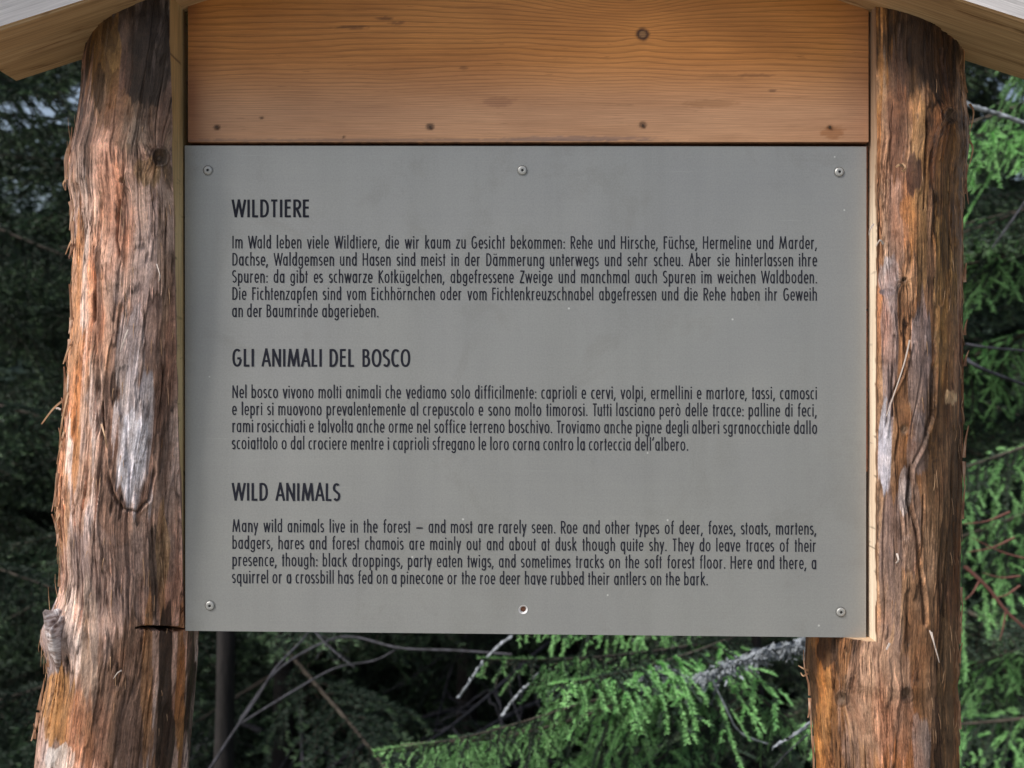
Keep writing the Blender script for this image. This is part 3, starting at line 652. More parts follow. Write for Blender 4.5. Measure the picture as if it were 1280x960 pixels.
# ------------------------------------------------------------------ the printed metal plate
plate = empty('information_plate', P(657, 790), label='grey satin metal plate printed with WILDTIERE and two more text blocks, screwed between logs', cat='sign plate')
PC = [(231,182),(1083,183.2),(1082.5,797),(231.8,788.5)]
def q2(a, b):   # bilinear plate position -> photo pixel
    tl, tr, br, bl = [np.array(p, float) for p in PC]
    return tl*(1-a)*(1-b)+tr*a*(1-b)+br*a*b+bl*(1-a)*b
bm = bmesh.new(); TH = .003
outer = [bm.verts.new(P(*p)) for p in PC]; edges = [bm.edges.new((outer[i], outer[(i+1) % 4])) for i in range(4)]
HC = P(654, 762); hr = 5.6*S
hole = [bm.verts.new(HC+Vector((math.cos(t), 0, math.sin(t)))*hr) for t in np.linspace(0, 2*math.pi, 33)[:-1]]
edges += [bm.edges.new((hole[i], hole[(i+1) % 32])) for i in range(32)]
bmesh.ops.triangle_fill(bm, edges=edges, use_beauty=True, use_dissolve=False)
ex = bmesh.ops.extrude_face_region(bm, geom=list(bm.faces)); bmesh.ops.translate(bm, verts=[v for v in ex['geom'] if isinstance(v, bmesh.types.BMVert)], vec=(0, TH, 0))
bmesh.ops.recalc_face_normals(bm, faces=bm.faces)
pl = bm_obj('plate', bm, [M_PLATE], plate)
def lathe(prof_, n_=28):
    bm = bmesh.new(); rings = []
    for (r, y) in prof_: rings.append([bm.verts.new((r*math.cos(a), y, r*math.sin(a))) for a in np.linspace(0, 2*math.pi, n_+1)[:-1]])
    for a, b in zip(rings[:-1], rings[1:]):
        for i in range(n_): bm.faces.new((a[i], a[(i+1) % n_], b[(i+1) % n_], b[i]))
    return bm, rings
# countersunk rim of the empty hole
bm, _ = lathe([(5.7*S, -.0003), (5.3*S, -.0003), (3.3*S, .0027)], 32); bmesh.ops.translate(bm, verts=bm.verts, vec=HC)
n = N('bright_rim'); n.set(Base_Color=(.85,.85,.85,1), Metallic=.3, Roughness=.35)
bm_obj('screw_hole_rim', bm, [n.m], plate, smooth=False)
sme = None
for (u, v) in ((260,213),(653,213),(1049,215),(262.5,757),(1051,765)):
    if sme is None:
        bm, rings = lathe([(6.9*S, -.0001), (6.7*S, -.0004), (6.2*S, -.0004), (6.0*S, -.0001), (5.6*S, -.0001), (5.4*S, -.0010), (4.5*S, -.0015), (2.6*S, -.0017), (2.3*S, -.0016)], 30)
        for f in bm.faces:
            r_ = math.hypot(f.calc_center_median().x, f.calc_center_median().z)/S
            if 5.5 < r_ < 6.15 or r_ > 6.75: f.material_index = 1
        # six-lobed recess
        lob = [bm.verts.new(((1.75+.45*math.cos(6*a))*S*math.cos(a), -.0016, (1.75+.45*math.cos(6*a))*S*math.sin(a))) for a in np.linspace(0, 2*math.pi, 31)[:-1]]
        lo2 = [bm.verts.new(vv.co*.85+Vector((0, .0012, 0))) for vv in lob]
        for i in range(30):
            bm.faces.new((rings[-1][i], rings[-1][(i+1) % 30], lob[(i+1) % 30], lob[i]))
            f = bm.faces.new((lob[i], lob[(i+1) % 30], lo2[(i+1) % 30], lo2[i])); f.material_index = 1
        f = bm.faces.new(lo2); f.material_index = 1
        bmesh.ops.recalc_face_normals(bm, faces=bm.faces)
        sme = bpy.data.meshes.new('screw'); bm.to_mesh(sme); bm.free(); sme.materials.append(M_STEEL); sme.materials.append(M_DARK)
    o = bpy.data.objects.new('screw', sme); COL.objects.link(o); o.parent = plate; o.matrix_parent_inverse = plate.matrix_world.inverted()
    o.matrix_world = Matrix.Translation(P(u, v)) @ Matrix.Rotation(R(u % 50), 4, 'Y')

# ---- lettering: a narrow geometric sans drawn as strokes (units: photo pixels, baseline 0)
T = 1.64; H2 = T/2; XH = 11.7; CH = 15.9; AS = 17.1; DS = -4.1
def se(cx, cy, rx, ry, a0, a1, n_=2.35, k=18):
    out = []
    for t in np.linspace(R(a0), R(a1), k):
        c, s_ = math.cos(t), math.sin(t)
        out.append((cx+rx*math.copysign(abs(c)**(2/n_), c), cy+ry*math.copysign(abs(s_)**(2/n_), s_)))
    return out
def bowl(x0, x1, y0=H2, y1=XH-H2, a0=0, a1=360, k=26): return se((x0+x1)/2, (y0+y1)/2, (x1-x0)/2, (y1-y0)/2, a0, a1, 2.35, k)
def dot(x, y, r=1.05): return ('dot', x, y, r)
W_ = 4.15
def glyphs():
    G = {}; XC = XH-H2; CC = CH-H2
    # (strokes, left bearing point, right bearing point, left kind, right kind)
    arch = lambda x0, x1: [(x0, 7.4)]+se((x0+x1)/2+.1, 7.6, (x1-x0)/2-.1+.1, XC-7.6, 172, 0, 2.2, 12)+[(x1+.0, 0)]
    cup = lambda x0, x1: [(x0, XH)]+se((x0+x1)/2, 4.0, (x1-x0)/2, 4.0-H2, 180, 360, 2.2, 12)+[(x1, 4.3)]
    G['a'] = ([bowl(0, W_), [(W_, 0), (W_, XH)]], 0, W_, 'r', 's')
    G['b'] = ([bowl(0, W_), [(0, 0), (0, AS)]], 0, W_, 's', 'r')
    G['c'] = ([bowl(0, 4.2, a0=58, a1=302)], 0, 3.3, 'r', 'o')
    G['d'] = ([bowl(0, W_), [(W_, 0), (W_, AS)]], 0, W_, 'r', 's')
    G['e'] = ([bowl(0, 4.2, a0=-8, a1=312)[1:], [(0.2, 5.75), (4.3, 5.75)]], 0, 4.2, 'r', 'o')
    G['e'] = ([bowl(0, 4.2, a0=0, a1=318), [(0.1, 5.75), (4.85, 5.75)]], 0, 4.2, 'r', 'o')
    G['f'] = ([[(1.2, 0), (1.2, 13.6)]+se(2.9, 13.6, 1.7, AS-H2-13.6, 180, 78, 2.2, 9), [(-.3, XC), (2.9, XC)]], .1, 2.5, 'o', 'o')
    G['g'] = ([bowl(0, W_), [(W_, XH), (W_, -.3)]+se(W_/2, -.4, W_/2, 2.7, 360, 195, 2.2, 12)], 0, W_, 'r', 's')
    G['h'] = ([[(0, 0), (0, AS)], arch(0, 3.85)], 0, 3.85, 's', 's')
    G['i'] = ([[(0, 0), (0, XH)], dot(0, 14.7)], 0, 0, 's', 's')
    G['k'] = ([[(0, 0), (0, AS)], [(3.7, XH), (.3, 6.1)], [(.9, 6.9), (4.1, 0)]], 0, 3.9, 's', 'o')
    G['l'] = ([[(0, 0), (0, AS)]], 0, 0, 's', 's')
    G['m'] = ([[(0, 0), (0, XH)], arch(0, 3.65), arch(3.65, 7.3)], 0, 7.3, 's', 's')
    G['n'] = ([[(0, 0), (0, XH)], arch(0, 3.85)], 0, 3.85, 's', 's')
    G['o'] = ([bowl(0, 4.6)], 0, 4.6, 'r', 'r')
    G['p'] = ([bowl(0, W_), [(0, DS), (0, XH)]], 0, W_, 's', 'r')
    G['q'] = ([bowl(0, W_), [(W_, DS), (W_, XH)]], 0, W_, 'r', 's')
    G['r'] = ([[(0, 0), (0, XH)], [(0, 7.6)]+se(2.2, 7.8, 2.1, XC-7.8, 172, 75, 2.2, 8)], 0, 2.6, 's', 'o')
    sp = lambda w, h: se(w/2, h*.735, w/2, h*.265-H2, 45, 225, 2.0, 12)+[(w*.62, h*.46)]+se(w/2, h*.265, w/2, h*.265-H2, 45, -135, 2.0, 12)
    def ess(w, h):
        top = se(w/2, h-H2-h*.215, w/2, h*.215, 40, 215, 2.0, 12); bot = se(w/2, H2+h*.225, w/2, h*.225, 35, -145, 2.0, 12)
        return top+bot
    G['s'] = ([ess(3.2, XH)], 0, 3.2, 'o', 'o')
    G['t'] = ([[(0, 0), (0, 14.9)], [(-1.45, XC), (1.55, XC)]], -.75, .85, 'o', 'o')
    G['u'] = ([cup(0, 3.85), [(3.85, 0), (3.85, XH)]], 0, 3.85, 's', 's')
    G['v'] = ([[(0, XH), (2.25, .3), (4.5, XH)]], .3, 4.2, 'o', 'o')
    G['w'] = ([[(0, XH), (1.9, .6), (3.8, XH-.4), (5.7, .6), (7.6, XH)]], .2, 7.4, 'o', 'o')
    G['x'] = ([[(0, XH), (4.2, 0)], [(4.2, XH), (0, 0)]], .2, 4.0, 'o', 'o')
    G['y'] = ([[(0, XH), (2.45, .8)], [(4.5, XH), (1.1, DS)]], .3, 4.2, 'o', 'o')
    G['z'] = ([[(0, XC), (3.9, XC), (0, H2), (4.0, H2)]], .1, 3.8, 'o', 'o')
    for ch, base in (('ä', 'a'), ('ö', 'o'), ('ü', 'u')):
        st, a, b, lk, rk = G[base]; mid = (a+b)/2; G[ch] = (st+[dot(mid-1.2, 14.7, .85), dot(mid+1.2, 14.7, .85)], a, b, lk, rk)
    st, a, b, lk, rk = G['o']; G['ò'] = (st+[[(1.2, 16.0), (3.1, 13.4)]], a, b, lk, rk)
    # capitals
    G['A'] = ([[(0, 0), (3.1, CH-.2), (6.2, 0)], [(1.1, 5.0), (5.1, 5.0)]], .3, 5.9, 'o', 'o')
    G['B'] = ([[(0, 0), (0, CH)], [(0, CC), (1.6, CC)]+se(1.7, 12.1, 2.0, CC-12.1, 85, -85, 2.2, 10)+[(0, 9.1)], [(1.6, 9.0)]+se(1.9, 4.9, 2.5, 4.9-H2, 85, -85, 2.2, 12)+[(0, H2)]], 0, 4.3, 's', 'r')
    G['C'] = ([se(2.9, CH/2, 2.9, CH/2-H2, 52, 308, 2.3, 26)], 0, 4.8, 'r', 'o')
    G['D'] = ([[(0, 0), (0, CH)], [(0, CC), (1.4, CC)]+se(1.4, CH/2, 3.5, CH/2-H2, 88, -88, 2.3, 20)+[(0, H2)]], 0, 4.9, 's', 'r')
    G['E'] = ([[(0, 0), (0, CH)], [(0, CC), (3.9, CC)], [(0, 8.7), (3.7, 8.7)], [(0, H2), (3.9, H2)]], 0, 3.7, 's', 'o')
    G['F'] = ([[(0, 0), (0, CH)], [(0, CC), (3.8, CC)], [(0, 8.5), (3.5, 8.5)]], 0, 3.2, 's', 'o')
    G['G'] = ([se(2.9, CH/2, 2.9, CH/2-H2, 50, 352, 2.3, 28), [(3.0, 7.4), (5.85, 7.4)]], 0, 5.7, 'r', 'r')
    G['H'] = ([[(0, 0), (0, CH)], [(5.1, 0), (5.1, CH)], [(0, 8.6), (5.1, 8.6)]], 0, 5.1, 's', 's')
    G['I'] = ([[(0, 0), (0, CH)]], 0, 0, 's', 's')
    G['K'] = ([[(0, 0), (0, CH)], [(4.6, CH), (.3, 8.5)], [(.9, 9.2), (5.0, 0)]], 0, 4.6, 's', 'o')
    G['L'] = ([[(0, 0), (0, CH)], [(0, H2), (3.7, H2)]], 0, 3.3, 's', 'o')
    G['M'] = ([[(0, 0), (1.3, CH-.6), (4.15, 1.2), (7.0, CH-.6), (8.3, 0)]], 0, 8.3, 's', 's')
    G['N'] = ([[(0, 0), (0, CH-.6), (5.3, .6), (5.3, CH)]], 0, 5.3, 's', 's')
    G['O'] = ([se(3.0, CH/2, 3.0, CH/2-H2, 0, 360, 2.3, 34)], 0, 6.0, 'r', 'r')
    G['R'] = ([[(0, 0), (0, CH)], [(0, CC), (1.8, CC)]+se(1.8, 11.5, 2.5, CC-11.5, 85, -85, 2.2, 12)+[(0, 7.9)], [(1.7, 7.9), (4.7, 0)]], 0, 4.4, 's', 'o')
    G['S'] = ([ess(4.2, CH)], 0, 4.2, 'o', 'o')
    G['T'] = ([[(2.5, 0), (2.5, CH)], [(0, CC), (5.0, CC)]], .2, 4.8, 'o', 'o')
    G['W'] = ([[(0, CH), (2.45, .7), (4.9, CH-.6), (7.35, .7), (9.8, CH)]], .4, 9.4, 'o', 'o')
    G['Z'] = ([[(0, CC), (4.5, CC), (0, H2), (4.8, H2)]], .1, 4.5, 'o', 'o')
    G['.'] = ([dot(0, 1.0, 1.08)], 0, 0, 's', 's')
    G[','] = ([[(.5, 2.0), (-.75, -2.5)]], -.3, .4, 'o', 's')
    G[':'] = ([dot(0, 1.0, 1.08), dot(0, 8.2, 1.08)], 0, 0, 's', 's')
    G['’'] = ([[(.9, 17.0), (-.5, 12.6)]], -.2, .6, 'o', 'o')
    G['–'] = ([[(0, 6.2), (8.0, 6.2)]], .3, 7.7, 'o', 'o')
    return G
BEAR = {'s': 1.86, 'r': 1.60, 'o': 1.22}
KERN = {'Tu': -1.2, 'Tr': -1.2, 'Wa': -.6, 'Wi': -.1, 'To': -1, 'ra': -.1, 'ry': -.0, 'LD': 0, 'Th': 0, 'AN': -.2, 'MA': -.3, 'AL': -.2, ' A': 0, 'NI': -.2, 'IM': -.2, 'll': 0}
def glyph_run(text, Gd):
    x = 0; out = []; prev = None; spaces = []
    for ch in text:
        if ch == ' ': spaces.append(len(out)); x += 0; out.append(None); prev = None; continue
        st, a, b, lk, rk = Gd[ch]
        if prev is not None: x += BEAR[prev[1]]+BEAR[lk]+KERN.get(prev[0]+ch, 0)
        x0_ = x-a; out.append((ch, x0_)); x = x0_+b; prev = (ch, rk)
    return out, x
def layout(text, Gd):
    """words -> (glyph, x) lists starting at 0 with their ink widths"""
    words = []
    for wd in text.split(' '):
        run, wth = glyph_run(wd, Gd); words.append((run, wth))
    return words
def stroke_polys(path, hw):
    """quads along an open or closed polyline with mitred joints"""
    p = np.array(path, float); keep = [0]
    if len(p) > 2 and not np.hypot(*(p[0]-p[-1])) < .05:
        for i in range(1, len(p)-1):
            d1 = p[i]-p[i-1]; d2 = p[i+1]-p[i]; l1 = np.hypot(*d1); l2 = np.hypot(*d2)
            if l1 > .02 and l2 > .02 and (d1 @ d2)/(l1*l2) < .5:
                e_ = hw*.75; a_ = list(map(tuple, p[:i]))+[tuple(p[i]+d1/l1*e_)]; b_ = [tuple(p[i]-d2/l2*e_)]+list(map(tuple, p[i+1:]))
                return stroke_polys(a_, hw)+stroke_polys(b_, hw)
    for i in range(1, len(p)):
        if np.hypot(*(p[i]-p[keep[-1]])) > .02: keep.append(i)
    p = p[keep]; n_ = len(p); closed = np.hypot(*(p[0]-p[-1])) < .05
    if closed: p = p[:-1]; n_ -= 1
    L_, R_ = [], []
    for i in range(n_):
        if closed: a, c = p[i-1], p[(i+1) % n_]
        else: a, c = p[max(i-1, 0)], p[min(i+1, n_-1)]
        d1 = p[i]-a; d2 = c-p[i]
        if np.hypot(*d1) < 1e-6: d1 = d2
        if np.hypot(*d2) < 1e-6: d2 = d1
        d1 = d1/np.hypot(*d1); d2 = d2/np.hypot(*d2); t = d1+d2
        if np.hypot(*t) < 1e-3: t = d1
        t = t/np.hypot(*t); nn = np.array((-t[1], t[0])); m = hw/max(.28, abs(nn @ np.array((-d1[1], d1[0]))))
        m = min(m, hw*2.3)
        L_.append(p[i]+nn*m); R_.append(p[i]-nn*m)
    q = []; rng = range(n_) if closed else range(n_-1)
    for i in rng:
        j = (i+1) % n_; q.append((L_[i], L_[j], R_[j], R_[i]))
    return q
def text_mesh(lines, Gd, scale, hw):
    """lines: (text, x_left, x_right, baseline_left, baseline_right) in photo pixels of the plate"""
    VV, QQ = [], []; lay = 0
    for (text, xl, xr, bl, br) in lines:
        words = layout(text, Gd); tot = sum(w_[1] for w_ in words)*scale; ns = len(words)-1
        target = (xr-xl)
        if ns == 0: kx = target/tot; gap = 0
        else:
            nat = LINE_SPACE.get(text[:6], 6.6)*scale if False else 0
            kx = 1.0; gap = (target-tot)/ns
            want = 6.9*scale; 
            if gap < want*.86 or gap > want*1.32:
                g2 = min(max(gap, want*.86), want*1.32); kx = (target-g2*ns)/tot; gap = g2
        x = xl
        for (run, wth) in words:
            for (ch, gx_) in run:
                for st in Gd[ch][0]:
                    lay += 1; dy = -.0001-(lay % 6)*.00006
                    if st[0] == 'dot':
                        _, cx, cy, r_ = st; pts = [(cx+r_*math.cos(t), cy+r_*math.sin(t)) for t in np.linspace(0, 2*math.pi, 9)[:-1]]
                        qs = [(pts[0], pts[1], pts[2], pts[3]), (pts[0], pts[3], pts[4], pts[7]), (pts[4], pts[5], pts[6], pts[7])]
                    else: qs = stroke_polys(st, hw/scale)
                    for qi, q in enumerate(qs):
                        b0 = len(VV); dq = dy-(qi % 3)*.00002
                        for (px, py) in q:
                            u = x+(gx_+px)*scale*kx; bv = bl+(br-bl)*(u-290)/731.0; pt = P(u, bv-py*scale)
                            VV.append((pt.x, D+dq, pt.z))
                        QQ.append((b0, b0+1, b0+2, b0+3))
            x += wth*scale*kx+gap
    return VV, QQ
LINE_SPACE = {}
G1 = glyphs()
paras = [
 ('WILDTIERE', 291.5, 386, 271.6, 271.8, [
  ('Im Wald leben viele Wildtiere, die wir kaum zu Gesicht bekommen: Rehe und Hirsche, Füchse, Hermeline und Marder,', 291.3, 1020.3, 310.6, 311.4),
  ('Dachse, Waldgemsen und Hasen sind meist in der Dämmerung unterwegs und sehr scheu. Aber sie hinterlassen ihre', 291.3, 1020.5, 332.1, 333.0),
  ('Spuren: da gibt es schwarze Kotkügelchen, abgefressene Zweige und manchmal auch Spuren im weichen Waldboden.', 291.0, 1020.3, 353.5, 354.4),
  ('Die Fichtenzapfen sind vom Eichhörnchen oder vom Fichtenkreuzschnabel abgefressen und die Rehe haben ihr Geweih', 291.3, 1020.2, 374.9, 375.9),
  ('an der Baumrinde abgerieben.', 291.0, 472.2, 396.4, 397.5)]),
 ('GLI ANIMALI DEL BOSCO', 292, 511.5, 458.2, 459.6, [
  ('Nel bosco vivono molti animali che vediamo solo difficilmente: caprioli e cervi, volpi, ermellini e martore, tassi, camosci', 291.3, 1020.2, 497.6, 499.3),
  ('e lepri si muovono prevalentemente al crepuscolo e sono molto timorosi. Tutti lasciano però delle tracce: palline di feci,', 291.0, 1020.0, 518.9, 520.8),
  ('rami rosicchiati e talvolta anche orme nel soffice terreno boschivo. Troviamo anche pigne degli alberi sgranocchiate dallo', 291.3, 1020.4, 540.3, 542.5),
  ('scoiattolo o dal crociere mentre i caprioli sfregano le loro corna contro la corteccia dell’albero.', 290.6, 859.3, 561.6, 564.0)]),
 ('WILD ANIMALS', 291.5, 424, 625.7, 628.5, [
  ('Many wild animals live in the forest – and most are rarely seen. Roe and other types of deer, foxes, stoats, martens,', 291.3, 1019.3, 665.0, 668.5),
  ('badgers, hares and forest chamois are mainly out and about at dusk though quite shy. They do leave traces of their', 291.3, 1019.5, 686.2, 689.9),
  ('presence, though: black droppings, party eaten twigs, and sometimes tracks on the soft forest floor. Here and there, a', 291.3, 1019.3, 707.6, 711.5),
  ('squirrel or a crossbill has fed on a pinecone or the roe deer have rubbed their antlers on the bark.', 290.8, 883.8, 729.0, 732.4)])]
for (head, hx0, hx1, hb0, hb1, lines) in paras:
    hs_ = 22.1/CH
    VV, QQ = text_mesh([(head, hx0, hx1, hb0, hb1)], G1, hs_, 1.38)
    o = link('heading', np_mesh('heading', VV, QQ, None, False), plate, [M_INK]); o['label'] = 'bold heading '+head
    VV, QQ = text_mesh(lines, G1, 1.0, T/2*1.02)
    o = link('paragraph', np_mesh('paragraph', VV, QQ, None, False), plate, [M_INK]); o['label'] = 'printed paragraph beginning '+' '.join(lines[0][0].split()[:3])

# ------------------------------------------------------------------ spruces
def frame_of(d):
    d = d/np.linalg.norm(d, axis=-1, keepdims=True); up = np.array((0., 0., 1.))+np.zeros_like(d); up[np.abs(d[..., 2]) > .95] = (1, 0, 0)
    s_ = np.cross(d, up); s_ /= np.linalg.norm(s_, axis=-1, keepdims=True); return d, s_, np.cross(s_, d)
def tube(pts, rad, sides=4):
    pts = np.array(pts, float); n_ = len(pts); d = np.gradient(pts, axis=0); d, s_, u_ = frame_of(d)
    rad = np.interp(np.linspace(0, 1, n_), np.linspace(0, 1, len(rad)), rad)[:, None, None]; a = np.linspace(0, 2*math.pi, sides+1)[:-1][None, :, None]
    V = pts[:, None]+rad*(np.cos(a)*s_[:, None]+np.sin(a)*u_[:, None]); idx = np.arange(n_*sides).reshape(n_, sides); nx_ = np.roll(idx, -1, 1)
    return V.reshape(-1, 3), np.stack([idx[:-1], nx_[:-1], nx_[1:], idx[1:]], -1).reshape(-1, 4)
def branch_mesh(name, seed, L=1.0, tipm=None, step=.03, need_step=.0045, needle=.013, nw=.0016, fresh=.35, per=4, droop=.25, bare=.12, tert=True, sag=.5, stem_r=.008, side_len=.36):
    rs = np.random.RandomState(seed); Vt, Ft, Mt = [], [], []; off = 0
    samples = []        # (pos, dir, fresh?)
    def add_tube(pts, rad, sides, mi):
        nonlocal off
        V, Q_ = tube(pts, rad, sides); Vt.append(V); Ft.append(Q_+off); Mt.append(np.full(len(Q_), mi)); off += len(V)
    n_ = 24; t = np.linspace(0, 1, n_); main = np.stack([t*L, .05*L*np.sin(t*4+seed)*t, -droop*L*(t**1.3)*(1-.55*t)], -1)
    add_tube(main, [stem_r, stem_r*.25], 5, 0)
    def needles_on(pts, fr_, thick=1.0):
        seg = np.linalg.norm(np.diff(pts, axis=0), axis=1).sum(); m = max(2, int(seg/need_step)); tt = np.linspace(0, 1, m)
        xi = np.linspace(0, 1, len(pts)); pp = np.stack([np.interp(tt, xi, pts[:, j]) for j in range(3)], -1); dd = np.stack([np.interp(tt, xi, np.gradient(pts, axis=0)[:, j]) for j in range(3)], -1)
        samples.append((pp, dd, np.where(tt > fr_, 1, 0)))
    x = bare
    side = 1
    while x < .985:
        side = -side; base = np.array([np.interp(x, t, main[:, j]) for j in range(3)])
        sl_ = side_len*L*((1-x)**.75)*rs.uniform(.65, 1.15)*min(1, (x-bare)*4+.45); sl_ = max(sl_, .04*L)
        yaw = side*R(rs.uniform(42, 68)); pit = R(rs.uniform(-28, 8)); d = np.array((math.cos(yaw)*math.cos(pit), math.sin(yaw)*math.cos(pit), math.sin(pit)))
        k = 8; q = np.linspace(0, 1, k)[:, None]; pts = base+d*sl_*q+np.array((.10, 0, -sag))*sl_*q**2*rs.uniform(.4, 1.3)+rs.randn(k, 3)*.004*L*q
        add_tube(pts, [stem_r*.38, stem_r*.12], 3, 0); fresh_here = 1-fresh*rs.uniform(.3, 1.3) if rs.rand() < .85 else 2
        needles_on(pts, fresh_here)
        if tert and sl_ > .09*L:
            s2 = 1; y_ = .18
            while y_ < .95:
                s2 = -s2; b2 = np.array([np.interp(y_, q[:, 0], pts[:, j]) for j in range(3)])
                l2 = sl_*.42*(1-y_*.65)*rs.uniform(.6, 1.2); yw = yaw+s2*R(rs.uniform(38, 60)); p2 = R(rs.uniform(-35, 5))
                d2 = np.array((math.cos(yw)*math.cos(p2), math.sin(yw)*math.cos(p2), math.sin(p2))); q2_ = np.linspace(0, 1, 5)[:, None]
                pt2 = b2+d2*l2*q2_+np.array((0, 0, -sag))*l2*q2_**2*rs.uniform(0, 1.2); add_tube(pt2, [stem_r*.2, stem_r*.09], 3, 0)
                needles_on(pt2, 1-fresh*rs.uniform(.5, 1.6) if rs.rand() < .85 else 2); y_ += .13*rs.uniform(.7, 1.3)*(.3/max(.12, sl_/L))**.3
        x += step*rs.uniform(.7, 1.3)
    needles_on(main[int(n_*.4):], 1-fresh*.4)
    pp = np.concatenate([s_[0] for s_ in samples]); dd = np.concatenate([s_[1] for s_ in samples]); ff = np.concatenate([s_[2] for s_ in samples])
    pp = np.repeat(pp, per, 0); dd = np.repeat(dd, per, 0); ff = np.repeat(ff, per, 0); m = len(pp); d, s_, u_ = frame_of(dd)
    a = rs.rand(m, 1)*2*math.pi; lat = np.cos(a)*s_+np.abs(np.sin(a))*u_*.9-.25*np.sin(a)*u_; lean = rs.uniform(.45, 1.1, (m, 1)); nd = d*lean+lat; nd /= np.linalg.norm(nd, axis=1, keepdims=True)
    ln = needle*rs.uniform(.65, 1.15, (m, 1))*np.where(ff[:, None] > 0, 1.1, 1); wv_ = np.cross(nd, rs.randn(m, 3)); wv_ /= np.linalg.norm(wv_, axis=1, keepdims=True)
    A = pp-wv_*nw/2; B_ = pp+wv_*nw/2; C_ = pp+nd*ln
    tube_V = np.concatenate(Vt); tube_F = np.concatenate(Ft); tube_M = np.concatenate(Mt)
    me = bpy.data.meshes.new(name); V = np.concatenate([tube_V, np.stack([A, B_, C_], 1).reshape(-1, 3)]).astype(np.float32)
    nt_ = len(tube_F); loops = np.concatenate([tube_F.ravel(), len(tube_V)+np.arange(3*m)]).astype(np.int32)
    starts = np.concatenate([np.arange(nt_)*4, nt_*4+np.arange(m)*3]).astype(np.int32)
    me.vertices.add(len(V)); me.vertices.foreach_set('co', V.ravel()); me.loops.add(len(loops)); me.loops.foreach_set('vertex_index', loops)
    me.polygons.add(len(starts)); me.polygons.foreach_set('loop_start', starts); me.polygons.foreach_set('material_index', np.concatenate([tube_M, 1+ff]).astype(np.int32))
    me.update(calc_edges=True)
    for mm in (M_TWIG, M_NEED, tipm or M_TIP): me.materials.append(mm)
    return me
near = [branch_mesh('spruce_branch', 100+i, 1.0, M_TIP, .022, .0034, .0135, .0026, .8, 7, .22, sag=.85) for i in range(3)]
mid = [branch_mesh('spruce_branch', 200+i, 1.0, M_TIP2, .026, .007, .020, .0045, .22, 5, .30) for i in range(3)]
old = [branch_mesh('spruce_branch', 250+i, 1.0, M_TIP2, .034, .009, .028, .010, .08, 5, .38, bare=.2) for i in range(3)]
def dead_mesh(seed):
    rs = np.random.RandomState(seed); Vt, Ft = [], []; off = 0
    t = np.linspace(0, 1, 14); main = np.stack([t, .06*np.sin(t*3+seed), -.2*t*t+.03*np.sin(t*6)], -1)
    lst = [(main, .008, .002, 5)]
    for i in range(16):
        x = rs.uniform(.2, .95); b = np.array([np.interp(x, t, main[:, j]) for j in range(3)]); l = rs.uniform(.08, .34)*(1.15-x); yaw = rs.choice([-1, 1])*rs.uniform(.6, 1.2); q = np.linspace(0, 1, 6)[:, None]
        d = np.array((math.cos(yaw), math.sin(yaw), rs.uniform(-.6, .1))); pts = b+d*l*q+np.array((0,0,-.3))*l*q*q+rs.randn(6, 3)*.004; lst.append((pts, .003, .001, 3))
    for (p, r0, r1, sd_) in lst:
        V, Q_ = tube(p, [r0, r1], sd_); Vt.append(V); Ft.append(Q_+off); off += len(V)
    me = np_mesh('dead_branch', np.concatenate(Vt), np.concatenate(Ft)); me.materials.append(M_DEAD); return me
dead = [dead_mesh(i) for i in range(3)]
def trunk_obj(parent, x, y, z0, h, r0, lean=(0, 0)):
    rs = np.random.RandomState(int(abs(x*100+y*37))); m = 26; t = np.linspace(0, 1, m)
    pts = np.stack([x+lean[0]*h*t+.03*np.sin(t*7+x), y+lean[1]*h*t+.03*np.sin(t*5+y), z0+h*t], -1)
    rad = r0*(1-t*.93)*(1+.5*np.exp(-t*30)); V, Q_ = tube(pts, rad, 12); V = V+rs.randn(*V.shape)*r0*.05
    return link('trunk', np_mesh('trunk', V, Q_), parent, [M_BARK]), pts
def spruce(x, y, h, r0, seed, label, meshes, n_br, zlo, bl, dead_to=0, group=None, lean=(0, 0), scale_r=1.0, face=None):
    rs = random.Random(seed); z0 = float(gz(x, y))-.05; root = empty('spruce_tree', (x, y, z0), label=label, cat='tree', group=group)
    _, pts = trunk_obj(root, x, y, z0, h, r0, lean); inv = root.matrix_world.inverted()
    for i in range(n_br):
        t = i/(n_br-1); z = zlo+(h*.97-zlo)*t**.92+rs.uniform(-.1, .1); z = min(max(z, .3), h*.98)
        az = i*2.39996+rs.uniform(-.5, .5)
        if face is not None and rs.random() < .45: az = face+rs.uniform(-1.0, 1.0)
        L = bl*(1-z/h*.85)*rs.uniform(.75, 1.15); isdead = z < dead_to
        me = rs.choice(dead) if isdead else rs.choice(meshes)
        o = bpy.data.objects.new('dead_branch' if isdead else 'branch', me); COL.objects.link(o)
        p = [float(np.interp(z0+z, pts[:, 2], pts[:, j])) for j in range(2)]
        pit = R(rs.uniform(0, 22))*(1-z/h)*1.1-R(12)*(z/h)
        Mx = Matrix.Translation((p[0], p[1], z0+z)) @ Matrix.Rotation(az, 4, 'Z') @ Matrix.Rotation(pit, 4, 'Y') @ Matrix.Rotation(R(rs.uniform(-18, 18)), 4, 'X') @ Matrix.Diagonal((L, L*rs.uniform(.85, 1.15), L, 1))
        o.parent = root; o.matrix_parent_inverse = inv; o.matrix_world = Mx
    return root
def limb(parent, pts, r0, r1, mat, name='dead_branch', bumps=0, sides=6, seed=1):
    rs = np.random.RandomState(seed); pp = np.array(smooth_pts([tuple(P(*p)) for p in pts], 8)); V, Q_ = tube(pp, [r0, r1], sides)
    if bumps: V = V+rs.randn(*V.shape)*bumps
    return link(name, np_mesh(name, V, Q_), parent, [mat])
